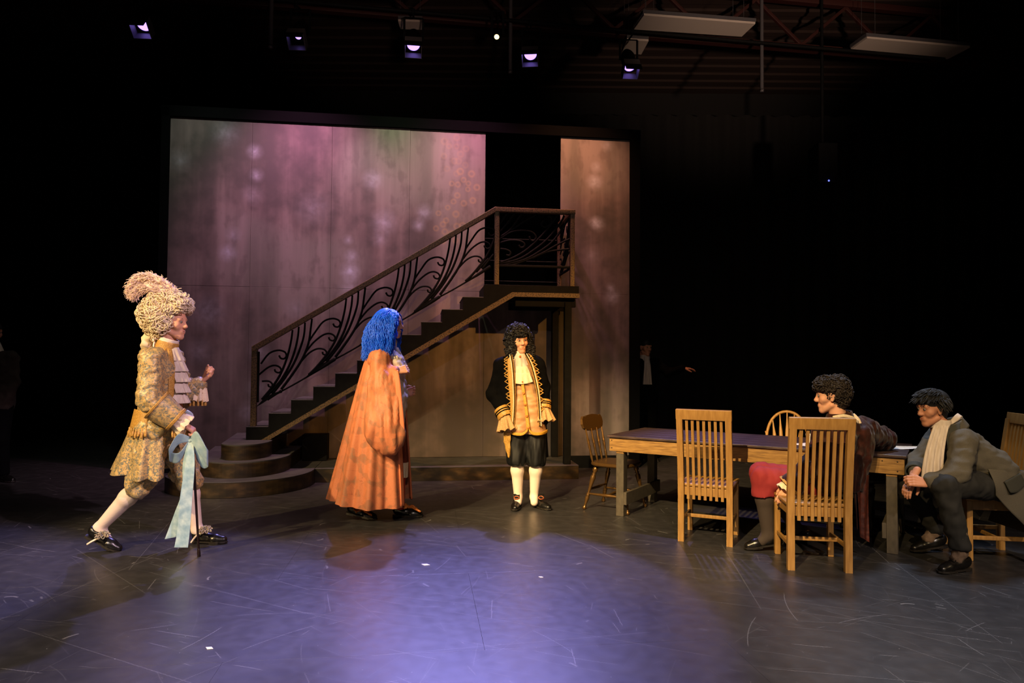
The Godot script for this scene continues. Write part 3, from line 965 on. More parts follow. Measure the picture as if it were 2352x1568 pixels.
	for n in range(-1, 4):
		var d := Vector2(0.601, 0.3755) * n
		for k in unit.size():
			var pts := []
			for p in unit[k]:
				var q: Vector2 = p + d
				if q.x > 1.285 and q.x < 4.03:
					pts.append(Vector3(q.x, q.y, zr))
			if pts.size() < 2:
				continue
			var r := 0.0095 if k == 7 else 0.0105
			var path := curve(pts, 4)
			var rr := PackedFloat32Array()
			for i in path.size():
				var f := float(i) / (path.size() - 1)
				rr.append(r * (1.0 + 1.1 * smoothstep(0.35, 0.75, f) * (1.0 - 0.6 * smoothstep(0.85, 1.0, f))) if k == 7 else r * (1.0 + 0.5 * f if k < 4 else 1.0))
			part("scroll", Geo.new().tube(path, rr, 8, true, 0.6, Vector3.UP), M.iron, ir)
		# the leaf where the strokes grow together
		var leaf := PackedVector2Array([Vector2(1.83, 1.21), Vector2(1.97, 1.30), Vector2(2.16, 1.43), Vector2(2.07, 1.395), Vector2(1.96, 1.335)])
		for i in leaf.size():
			leaf[i] += d
		if n < 3 and n > -2:
			if leaf[0].x > 1.28:
				part("root_leaf", Geo.new().prism(leaf, zr - 0.008, zr + 0.008), M.iron, ir)
			else:
				part("root_leaf", Geo.new().prism(PackedVector2Array([Vector2(1.285, 0.865), Vector2(1.36, 0.91), Vector2(1.56, 1.055), Vector2(1.46, 1.02), Vector2(1.36, 0.95)]), zr - 0.008, zr + 0.008), M.iron, ir)
	# landing panel
	var fp := [
		[[4.074, 2.596], [4.255, 2.671], [4.416, 2.776], [4.568, 2.922], [4.7, 3.079], [4.787, 3.20]],
		[[4.084, 2.586], [4.316, 2.652], [4.498, 2.769], [4.66, 2.905], [4.823, 3.114], [4.864, 3.20]],
		[[4.134, 2.577], [4.376, 2.644], [4.579, 2.761], [4.742, 2.897], [4.926, 3.168]],
		[[4.215, 2.569], [4.417, 2.645], [4.62, 2.742], [4.784, 2.838], [4.938, 2.914]],
		[[4.468, 2.657], [4.62, 2.732], [4.764, 2.766], [4.94, 2.79]],
		[[4.07, 3.058], [4.17, 3.205]], [[4.071, 2.967], [4.171, 3.081], [4.256, 3.205]], [[4.091, 2.917], [4.212, 3.012], [4.347, 3.205]],
		[[4.212, 2.992], [4.373, 3.108], [4.53, 3.20]],
		[[4.081, 2.887], [4.212, 2.972], [4.354, 2.996], [4.466, 2.98], [4.517, 2.921], [4.487, 2.874], [4.446, 2.888], [4.435, 2.928]],
		[[4.077, 2.837], [4.192, 2.87], [4.314, 2.869], [4.375, 2.836], [4.365, 2.795], [4.325, 2.789], [4.309, 2.818]],
		[[4.077, 2.766], [4.153, 2.758], [4.204, 2.73], [4.194, 2.689], [4.154, 2.693]],
		[[4.669, 3.18], [4.71, 3.151], [4.695, 3.089], [4.629, 3.046], [4.582, 3.075], [4.608, 3.127]],
		[[4.06, 2.56], [4.519, 2.565], [4.765, 2.575], [4.94, 2.578]]]
	for side in 2:
		var lp := part("iron_panel", Geo.new().box(Vector3(4.50, 2.563, zr) if side == 0 else Vector3(4.96, 2.563, 0.44), Vector3(0.90, 0.03, 0.02) if side == 0 else Vector3(0.02, 0.03, 0.70)), M.iron, t)
		for k in fp.size() - 1:
			var pts := []
			for q in fp[k]:
				pts.append(Vector3(q[0], q[1], zr) if side == 0 else Vector3(4.96, q[1], lerpf(0.10, zr - 0.03, (q[0] - 4.06) / 0.88)))
			part("scroll", Geo.new().tube(curve(pts, 4), 0.0125, 8, true, 0.6, Vector3.UP), M.iron, lp)
	for y in [3.03, 2.74, 2.47]:   # bars across the doorway behind the landing
		part("guard_bar", Geo.new().tube(pv([Vector3(3.97, y, 0.02), Vector3(4.93, y - 0.005, 0.06)]), 0.008, 8), M.iron, t)

# ---------------------------------------------------------------- lighting rig and roof steel
func build_rig() -> void:
	var list := rig_list()
	for f in list:
		stage_light(f[0], f[1], f[6], "stage light, " + f[7], f[2])
	stage_light(Vector3(-0.23, 5.62, -8.74), Vector3(-0.6, 0, -2.0), "yellow", "small stage light with a bare yellow lamp face between the violet lamps", Color(1.0, 0.85, 0.45))
	# pipe that carries them
	var p := thing("lighting_pipe", "long black pipe the violet stage lights hang from", "pipe")
	part("pipe", Geo.new().tube(pv([Vector3(-9.0, 6.03, -7.66), Vector3(6.5, 6.03, -10.18)]), 0.024, 10), M.black_paint, p)
	# pale drop pipes
	var drops := [[-3.106, 5.4, -8.591, "pale grey drop pipe hanging above the left half of the painted wall"], [-0.053, 5.4, -9.292, "pale grey drop pipe above the doorway, near the middle"], [3.627, 5.4, -9.868, "dim grey drop pipe at the right, left of the projector"]]
	for d in drops:
		var t := thing("drop_pipe", d[3], "pipe", Vector3(d[0], d[1], d[2]), 0.0, "drop pipes of the lighting grid")
		part("pipe", Geo.new().tube(pv([Vector3(0, 0, 0), Vector3(0, 1.7, 0)]), 0.026, 12), M.steel, t)
		part("end_cap", Geo.new().turned(Vector3(0, -0.02, 0), Vector3(0, 0.02, 0), [Vector2(0.028, 0.0), Vector2(0.03, 0.5), Vector2(0.03, 1.0)], 12), M.steel, t)
	# roof truss of red steel: two chords, webs
	for row in 2:
		var t := thing("roof_truss", ["dark red steel roof truss running above the violet lamps", "dark red steel roof truss nearer the audience, above the pale ceiling panels"][row], "truss", Vector3(0, 0, [-9.77, -7.2][row]), 0.15)
		var y0: float = [6.3, 6.55][row]
		for y in [y0, 7.05]:
			part("chord", Geo.new().box(Vector3(0, y, 0), Vector3(20, 0.10, 0.11), 0.006), M.red_steel, t)
		for k in 13:
			var x := -9.0 + k * 1.5
			part("web", Geo.new().beam(Vector3(x, y0 + 0.05, 0), Vector3(x + 0.75, 7.0, 0), 0.05, 0.05), M.red_steel, t)
			part("web", Geo.new().beam(Vector3(x + 0.75, 7.0, 0), Vector3(x + 1.5, y0 + 0.05, 0), 0.05, 0.05), M.red_steel, t)
	# pale panels hung under the roof
	pale_panel([Vector3(1.762, 6.2, -9.22), Vector3(3.391, 6.2, -9.434), Vector3(3.325, 6.2, -9.818), Vector3(1.696, 6.2, -9.623)], "long pale ceiling panel above the painted wall's right end")
	pale_panel([Vector3(5.14, 6.2, -9.828), Vector3(6.85, 6.2, -10.101), Vector3(6.764, 6.2, -10.497), Vector3(5.084, 6.2, -10.202)], "long pale ceiling panel farthest right under the roof")
	pale_panel([Vector3(1.662, 6.2, -9.939), Vector3(1.991, 6.2, -9.974), Vector3(1.965, 6.2, -10.416), Vector3(1.655, 6.2, -10.377)], "short pale ceiling panel over the rightmost violet lamp")
	pale_panel([Vector3(-1.636, 6.2, -9.44), Vector3(-1.295, 6.2, -9.447), Vector3(-1.325, 6.2, -9.68), Vector3(-1.64, 6.2, -9.67)], "small pale ceiling panel over the violet lamp left of the yellow one")
	pale_panel([Vector3(-2.9, 6.2, -8.35), Vector3(-1.28, 6.2, -8.55), Vector3(-1.30, 6.2, -8.86), Vector3(-2.92, 6.2, -8.72)], "pale ceiling panel cut by the top edge of the picture")
	# projector on the right
	var t := thing("projector", "dark ceiling projector at the right with a tiny blue status light", "projector", Vector3(4.75, 4.15, -10.4))
	part("body", Geo.new().box(Vector3(0, 0.3, 0), Vector3(0.30, 0.62, 0.4), 0.02), M.black_paint, t)
	part("mount", Geo.new().tube(pv([Vector3(0, 0.6, 0), Vector3(0, 3.0, 0)]), 0.025, 8).box(Vector3(0, 0.63, 0), Vector3(0.2, 0.03, 0.2)), M.black_paint, t)
	var led := flat(Color(0.1, 0.1, 0.3), 0.4)
	led.emission_enabled = true
	led.emission = Color(0.45, 0.5, 1.0)
	led.emission_energy_multiplier = 1.6
	part("status_light", Geo.new().ball(Vector3(-0.0, 0.02, 0.205), Vector3(0.014, 0.014, 0.008)), led, t)
	var l := OmniLight3D.new()
	l.name = "status_glow"
	l.light_color = Color(0.45, 0.5, 1.0)
	l.light_energy = 0.0005
	l.omni_range = 20.0
	l.omni_attenuation = 2.0
	l.light_size = 0.012
	l.shadow_enabled = true
	l.position = Vector3(0, 0.02, 0.225)
	t.add_child(l)

func pale_panel(q: Array, label: String) -> void:
	var c: Vector3 = (q[0] + q[1] + q[2] + q[3]) / 4.0
	var t := thing("ceiling_panel", label, "ceiling panel", c, 0.0, "pale panels under the roof")
	var poly := PackedVector2Array()
	var rim := PackedVector2Array()
	for p in q:
		var d := Vector2(p.x - c.x, p.z - c.z)
		poly.append(d * 0.985)
		rim.append(d)
	var X := Transform3D(Basis(Vector3.RIGHT, Vector3.BACK, Vector3.DOWN), Vector3.ZERO)
	part("board", Geo.new().prism(poly, 0.0, 0.03, X), M.panel, t)
	part("tray", Geo.new().prism(rim, -0.05, -0.002, X), M.steel, t)
	var w := Geo.new()
	for p in q:
		var d := Vector3(p.x - c.x, 0, p.z - c.z) * 0.8
		w.tube(pv([d + Vector3(0, 0.04, 0), d + Vector3(0, 0.95, 0)]), 0.003, 5)
	part("hanging_wire", w, M.steel, t)

func stage_light(at: Vector3, aim: Vector3, kind: String, label: String, c: Color) -> void:
	var t := thing("stage_light", label, "stage light", at, 0.0, "violet stage lights in a row" if kind == "violet" else "")
	var z := -(aim - at).normalized()
	var x := Vector3.UP.cross(z).normalized()
	var B := Basis(x, z.cross(x), z)   # -z looks along the beam
	var X := Transform3D(B, Vector3.ZERO)
	var big := kind == "violet"
	var r := (0.085 if not label.contains("small dim") else 0.04) if big else 0.05
	var can := []
	for q in [[0.001, 0.36], [0.06, 0.36], [0.085, 0.30], [0.10, 0.24], [0.10, 0.0], [r + 0.004, 0.0], [r + 0.004, 0.02]]:
		can.append(Vector2(q[0] * (1.0 if big else 0.6), q[1] * (1.0 if big else 0.6)))
	can.reverse()
	part("can", Geo.new().lathe(can, 24, X * Transform3D(Basis(Vector3.RIGHT, Vector3.BACK, Vector3.DOWN), Vector3.ZERO)), M.black_paint, t)
	var lm := flat(Color(0.2, 0.2, 0.2), 0.3)
	lm.emission_enabled = true
	lm.emission = Color(0.62, 0.50, 1.0) if big else c.lerp(Color.WHITE, 0.25)
	lm.emission_energy_multiplier = 3.0
	var lens := []
	for k in 6:
		lens.append(Vector2(maxf(0.001, r * sin(PI / 2 * k / 5.0)), 0.012 * (1.0 - cos(PI / 2 * k / 5.0))))
	part("lens", Geo.new().lathe(lens, 24, X * Transform3D(Basis(Vector3.RIGHT, Vector3.BACK, Vector3.DOWN), Vector3(0, 0, 0.003))), lm, t)
	if big:   # square colour-frame holder in front
		var g := Geo.new()
		for s in [-1.0, 1.0]:
			g.box(X * Vector3(0, s * 0.108, -0.075), Vector3(0.222, 0.006, 0.15), 0.001, B)
			g.box(X * Vector3(s * 0.108, 0, -0.075), Vector3(0.006, 0.21, 0.15), 0.001, B)
		part("frame_holder", g, M.frame_metal, t)
		part("barn_door", Geo.new().box(X * Vector3(0, 0.115, -0.20), Vector3(0.23, 0.004, 0.13), 0.001, B), M.black_paint, t)
	var yk := Geo.new()
	var w := 0.125 if big else 0.075
	for s in [-1.0, 1.0]:
		yk.beam(x * (s * w) + z * 0.15, x * (s * w) + z * 0.15 + Vector3(0, 0.3, 0), 0.006, 0.03)
	yk.beam(x * -w + z * 0.15 + Vector3(0, 0.3, 0), x * w + z * 0.15 + Vector3(0, 0.3, 0), 0.03, 0.006)
	var hook := Vector3(0, 6.03 - at.y, -7.66 - (at.x + 9.0) * 0.16258 - at.z)
	yk.tube(pv([z * 0.15 + Vector3(0, 0.3, 0), hook - Vector3(0, 0.06, 0), hook + Vector3(0, 0.005, 0)]), 0.012, 8)
	yk.box(hook, Vector3(0.05, 0.07, 0.07), 0.01)
	part("yoke", yk, M.black_paint, t)

# ---------------------------------------------------------------- table and chairs
func table_pt(a: float, y: float, b: float) -> Vector3:   # a along the front edge from its left corner, b towards the back
	return Vector3(0.884, 0, -6.331) + Basis(Vector3.UP, TABLE_TURN) * Vector3(a, y, -b)

func build_table() -> void:
	var t := thing("long_table", "long plank-topped table with tan apron and grey painted legs", "table", Vector3(0.884, 0, -6.331), TABLE_TURN)
	var L := 2.40
	var D := 0.92
	for k in 5:   # planks of the top
		var d := D / 5
		part("plank", Geo.new().box(Vector3(L / 2, 0.7255, -d * (k + 0.5)), Vector3(L, 0.022, d - 0.0015), 0.003), M.table_top, t)
	part("apron", Geo.new().box(Vector3(L / 2, 0.652, -0.03), Vector3(L - 0.03, 0.122, 0.022), 0.003), M.apron, t)
	part("apron", Geo.new().box(Vector3(L / 2, 0.652, -D + 0.03), Vector3(L - 0.03, 0.122, 0.022), 0.003), M.apron, t)
	part("apron", Geo.new().box(Vector3(0.027, 0.652, -D / 2), Vector3(0.022, 0.122, D - 0.084), 0.003), M.apron, t)
	part("apron", Geo.new().box(Vector3(L - 0.027, 0.652, -D / 2), Vector3(0.022, 0.122, D - 0.084), 0.003), M.apron, t)
	for x in [0.115, L - 0.10]:
		for z in [-0.075, -D + 0.075]:
			var lg := part("leg", Geo.new().box(Vector3(x, 0.285, z), Vector3(0.075, 0.57, 0.085), 0.003), M.grey_paint, t)
			part("leg_head", Geo.new().box(Vector3(x, 0.642, z), Vector3(0.075, 0.143, 0.085), 0.003), M.apron, lg)
		var e := 0.052 if x < 1.0 else -0.052
		part("stretcher", Geo.new().box(Vector3(x + e, 0.165, -D / 2), Vector3(0.03, 0.115, D - 0.06), 0.003), M.grey_paint, t)
	var bolts := Geo.new()
	for q in [[0.04, 0.69], [0.04, 0.62], [L - 0.06, 0.685], [L - 0.06, 0.615], [L - 0.16, 0.685]]:
		bolts.lathe([Vector2(0.0055, 0), Vector2(0.004, 0.003), Vector2(0.0005, 0.004)], 8, Transform3D(Basis(Vector3.RIGHT, Vector3.BACK, Vector3.DOWN), Vector3(q[0], q[1], -0.019)))
	part("nail_head", bolts, M.dark_wood, t)

func slat_chair(label: String, at: Vector3, turn: float) -> Node3D:   # faces -z
	var t := thing("slat_back_chair", label, "chair", at, turn)
	var side := func(x0: float, x1: float, w: float, lo: float, hi: float) -> Geo:   # a bent upright: straight to the seat, then leaning back
		var f := func(y: float) -> float:
			return 0.19 if y <= 0.42 else 0.19 + 0.085 * pow((y - 0.42) / 0.62, 1.25)
		var p := PackedVector2Array()
		var ys := []
		for k in 9:
			ys.append(lerpf(lo, hi, k / 8.0))
		for y in ys:
			p.append(Vector2(f.call(y) - w / 2, y))
		ys.reverse()
		for y in ys:
			p.append(Vector2(f.call(y) + w / 2, y))
		return Geo.new().prism(p, x0, x1, Transform3D(Basis(Vector3.BACK, Vector3.UP, Vector3.LEFT), Vector3.ZERO), 0.003)
	for s in [-1.0, 1.0]:
		part("back_leg", side.call(s * 0.185 - 0.023, s * 0.185 + 0.023, 0.042, 0.0, 1.0), M.wood, t)
	for k in 7:
		var x := (k - 3) * 0.0435
		part("slat", side.call(x - 0.0105, x + 0.0105, 0.014, 0.335, 0.985), M.wood, t)
	part("crest_rail", Geo.new().box(Vector3(0, 1.005, 0.272), Vector3(0.424, 0.082, 0.034), 0.004, Basis(Vector3.RIGHT, 0.14)), M.wood, t)
	part("back_rail", Geo.new().box(Vector3(0, 0.395, 0.172), Vector3(0.324, 0.065, 0.018), 0.003), M.wood, t)
	part("seat", Geo.new().box(Vector3(0, 0.444, -0.025), Vector3(0.42, 0.026, 0.415), 0.006), M.wood, t)
	part("front_rail", Geo.new().box(Vector3(0, 0.397, -0.205), Vector3(0.33, 0.065, 0.018), 0.003), M.wood, t)
	for s in [-1.0, 1.0]:
		part("side_rail", Geo.new().box(Vector3(s * 0.185, 0.397, -0.015), Vector3(0.018, 0.065, 0.36), 0.003), M.wood, t)
		part("front_leg", Geo.new().box(Vector3(s * 0.185, 0.2155, -0.205), Vector3(0.04, 0.431, 0.04), 0.003), M.wood, t)
		part("stretcher", Geo.new().box(Vector3(s * 0.185, 0.165, -0.01), Vector3(0.018, 0.03, 0.36), 0.003), M.wood, t)
	part("stretcher", Geo.new().box(Vector3(0, 0.165, -0.02), Vector3(0.355, 0.028, 0.018), 0.003), M.wood, t)
	return t

func turned_leg(w: float) -> Array:   # 0 = floor
	var p := []
	for q in [[0.9, 0.0], [1.0, 0.02], [1.15, 0.05], [0.8, 0.075], [0.95, 0.09], [0.75, 0.11], [1.0, 0.2], [1.15, 0.28], [0.85, 0.30], [1.2, 0.32], [0.85, 0.34], [1.1, 0.36], [0.8, 0.38], [0.95, 0.5], [1.2, 0.66], [1.3, 0.74], [0.9, 0.79], [1.2, 0.81], [0.85, 0.83], [1.3, 0.88], [1.2, 0.93], [0.7, 1.0]]:
		p.append(Vector2((1.0 + (q[0] - 1.0) * 1.7) * w, q[1]))
	return p

func seat_shape(w: float, d: float) -> PackedVector2Array:
	var p := PackedVector2Array()
	for k in 40:
		var a := TAU * k / 40
		p.append(Vector2(w * signf(cos(a)) * pow(absf(cos(a)), 0.6), d * signf(sin(a)) * pow(absf(sin(a)), 0.6)))
	return p

func build_chairs() -> void:
	slat_chair("tan slat back chair standing empty at the long side of the table", Vector3(1.60, 0, -5.545), -0.433)
	slat_chair("tan slat back chair nearest the audience, with the velvet coated sitter on it", Vector3(2.13, 0, -4.873), -0.154)
	slat_chair("tan slat back chair at the right edge, under the grey coated sitter", Vector3(3.54, 0, -5.12), 1.42)
	# turned chair at the left end of the table
	var t := thing("turned_chair", "gilt brown turned chair with scalloped crest at the left end of the table", "chair", Vector3(1.02, 0, -6.64), TABLE_TURN - PI / 2)   # faces -z
	var flatten := Transform3D(Basis(Vector3.RIGHT, Vector3.BACK, Vector3.DOWN), Vector3.ZERO)
	part("seat", Geo.new().prism(seat_shape(0.225, 0.215), -0.452, -0.418, flatten, 0.010), M.gilt, t)
	for s in [-1.0, 1.0]:
		part("leg", Geo.new().turned(Vector3(s * 0.215, 0, 0.24), Vector3(s * 0.15, 0.42, 0.14), turned_leg(0.017), 12), M.gilt, t)
		part("leg", Geo.new().turned(Vector3(s * 0.215, 0, -0.21), Vector3(s * 0.15, 0.42, -0.13), turned_leg(0.017), 12), M.gilt, t)
		part("stretcher", Geo.new().turned(Vector3(s * 0.195, 0.15, 0.20), Vector3(s * 0.195, 0.15, -0.18), [Vector2(0.009, 0), Vector2(0.011, 0.2), Vector2(0.016, 0.45), Vector2(0.018, 0.5), Vector2(0.016, 0.55), Vector2(0.011, 0.8), Vector2(0.009, 1)], 10), M.gilt, t)
	part("stretcher", Geo.new().turned(Vector3(-0.195, 0.15, 0.01), Vector3(0.195, 0.15, 0.01), [Vector2(0.009, 0), Vector2(0.012, 0.3), Vector2(0.017, 0.5), Vector2(0.012, 0.7), Vector2(0.009, 1)], 10), M.gilt, t)
	part("stretcher", Geo.new().turned(Vector3(-0.195, 0.19, 0.195), Vector3(0.195, 0.19, 0.195), [Vector2(0.009, 0), Vector2(0.014, 0.4), Vector2(0.017, 0.5), Vector2(0.014, 0.6), Vector2(0.009, 1)], 10), M.gilt, t)
	var sp := [Vector2(0.009, 0), Vector2(0.010, 0.1), Vector2(0.014, 0.2), Vector2(0.010, 0.23), Vector2(0.015, 0.25), Vector2(0.010, 0.27), Vector2(0.011, 0.4), Vector2(0.014, 0.5), Vector2(0.010, 0.55), Vector2(0.016, 0.58), Vector2(0.010, 0.61), Vector2(0.014, 0.64), Vector2(0.009, 0.75), Vector2(0.008, 1)]
	for k in 4:
		var x := (k - 1.5) * 0.105
		part("spindle", Geo.new().turned(Vector3(x, 0.44, 0.175), Vector3(x * 1.12, 0.76, 0.245), sp, 10), M.gilt, t)
	var crest := PackedVector2Array()
	for q in [[-0.17, 0.0], [-0.10, -0.012], [0.0, -0.016], [0.10, -0.012], [0.17, 0.0], [0.205, 0.012], [0.225, 0.045], [0.215, 0.085], [0.185, 0.108], [0.15, 0.10], [0.10, 0.112], [0.0, 0.118], [-0.10, 0.112], [-0.15, 0.10], [-0.185, 0.108], [-0.215, 0.085], [-0.225, 0.045], [-0.205, 0.012]]:
		crest.append(Vector2(q[0], q[1] * 1.2))
	part("crest_rail", Geo.new().prism(crest, -0.012, 0.012, Transform3D(Basis(Vector3.RIGHT, 0.2), Vector3(0, 0.755, 0.252)), 0.003), M.gilt, t)
	# bow-back chair behind the table
	t = thing("bow_back_chair", "honey coloured bow back chair behind the table, its arched back above the top", "chair", Vector3(2.65, 0, -6.58), TABLE_TURN + PI + 0.19)
	part("seat", Geo.new().prism(seat_shape(0.22, 0.21), -0.452, -0.416, flatten, 0.010), M.pine, t)
	for s in [-1.0, 1.0]:
		part("leg", Geo.new().turned(Vector3(s * 0.20, 0, 0.23), Vector3(s * 0.14, 0.42, 0.14), turned_leg(0.015), 12), M.pine, t)
		part("leg", Geo.new().turned(Vector3(s * 0.21, 0, -0.23), Vector3(s * 0.14, 0.42, -0.13), turned_leg(0.015), 12), M.pine, t)
		part("stretcher", Geo.new().turned(Vector3(s * 0.175, 0.17, 0.19), Vector3(s * 0.18, 0.17, -0.185), [Vector2(0.008, 0), Vector2(0.014, 0.5), Vector2(0.008, 1)], 10), M.pine, t)
	part("stretcher", Geo.new().turned(Vector3(-0.177, 0.17, 0.0), Vector3(0.177, 0.17, 0.0), [Vector2(0.008, 0), Vector2(0.014, 0.5), Vector2(0.008, 1)], 10), M.pine, t)
	var bow := []
	for k in 25:
		var a := PI * k / 24
		var y := 0.44 + 0.49 * pow(sin(a), 0.75)
		bow.append(Vector3(-cos(a) * (0.19 + 0.045 * sin(a * 1.0)), y, 0.17 + 0.12 * (y - 0.44) / 0.49))
	part("bow", Geo.new().tube(pv(bow), 0.0145, 10), M.pine, t)
	for k in 7:
		var x := (k - 3) * 0.052
		var top := 0.44 + 0.485 * pow(sqrt(maxf(0.0, 1.0 - pow(x * 1.3 / 0.235, 2.0))), 0.75)
		var h := top - 0.44
		var pts := []
		var rr := PackedFloat32Array()
		for i in 9:
			var f := i / 8.0
			pts.append(Vector3(x * (0.85 + 0.45 * f), 0.44 + h * f, 0.165 + 0.12 * h / 0.49 * f))
			rr.append([0.006, 0.007, 0.010, 0.016, 0.019, 0.017, 0.011, 0.007, 0.005][i])
		part("spindle", Geo.new().tube(pv(pts), rr, 8, true, 0.5, Vector3.RIGHT), M.pine, t)
	# dark stool on the far side
	t = thing("turned_stool", "dark turned wooden stool under the table's right end", "stool", Vector3(3.06, 0, -5.83), 0.3)
	part("seat", Geo.new().prism(seat_shape(0.19, 0.18), -0.462, -0.425, flatten, 0.010), M.dark_wood, t)
	for sx in [-1.0, 1.0]:
		for sz in [-1.0, 1.0]:
			part("leg", Geo.new().turned(Vector3(sx * 0.165, 0, sz * 0.16), Vector3(sx * 0.115, 0.43, sz * 0.11), turned_leg(0.019), 12), M.dark_wood, t)
		part("stretcher", Geo.new().turned(Vector3(sx * 0.148, 0.16, 0.143), Vector3(sx * 0.148, 0.16, -0.143), [Vector2(0.008, 0), Vector2(0.014, 0.5), Vector2(0.008, 1)], 8), M.dark_wood, t)

func build_small_things() -> void:
	# papers on the table
	var sheets := [[Vector3(2.50, 0.738, -5.68), 0.35, "white paper sheet on the table in front of the velvet coated sitter"], [Vector3(3.21, 0.738, -5.50), -0.30, "white paper sheet on the table's right end, its corner curled up"]]
	for k in 2:
		var s: Array = sheets[k]
		var t := thing("paper_sheet", s[2], "paper", s[0], s[1], "script pages on the table")
		var lift := 0.03 if k else 0.01
		part("page", Geo.new().cloth(func(u: float, v: float) -> Vector3:
			return Vector3((u - 0.5) * 0.30, lift * pow(u, 3.0) * (0.4 + v) + 0.002 * sin(u * 9.0) * sin(v * 5.0) + 0.0015, (v - 0.5) * 0.216), 14, 8, 0.0006), M.paper, t)
	var t := thing("paper_cup", "small white paper cup on the table beside the bow back chair", "cup", Vector3(2.55, 0.7365, -5.86))
	part("wall", Geo.new().lathe([Vector2(0.024, 0.0), Vector2(0.031, 0.07), Vector2(0.033, 0.072), Vector2(0.030, 0.071), Vector2(0.023, 0.004), Vector2(0.0005, 0.004)], 20, Transform3D()), M.paper, t)
	# litter on the floor
	var bits := [[-0.585, -4.75, 0.03, "white scrap of paper on the violet floor, in front of the black coated person"], [-1.46, -3.36, 0.02, "tiny white scrap on the floor near the bottom edge, left of the middle"], [0.2, -4.50, 0.014, "tiny white crumb on the floor between the scrap and the empty slat chair"]]
	for b in bits:
		var w: float = b[2]
		var p := PackedVector2Array([Vector2(-w, -w * 0.5), Vector2(w * 0.3, -w * 0.7), Vector2(w * 1.1, w * 0.2), Vector2(-w * 0.2, w * 0.6)])
		tag(part("paper_scrap", Geo.new().prism(p, -0.0025, 0.0, Transform3D(Basis(Vector3.RIGHT, Vector3.BACK, Vector3.DOWN), Vector3.ZERO)), M.paper, self), b[3], "scrap", "scraps on the stage floor").position = Vector3(b[0], 0.0005, b[1])

# ---------------------------------------------------------------- people: shared pieces
var P := {}   # prototypes: head, eyes, hands, shoe

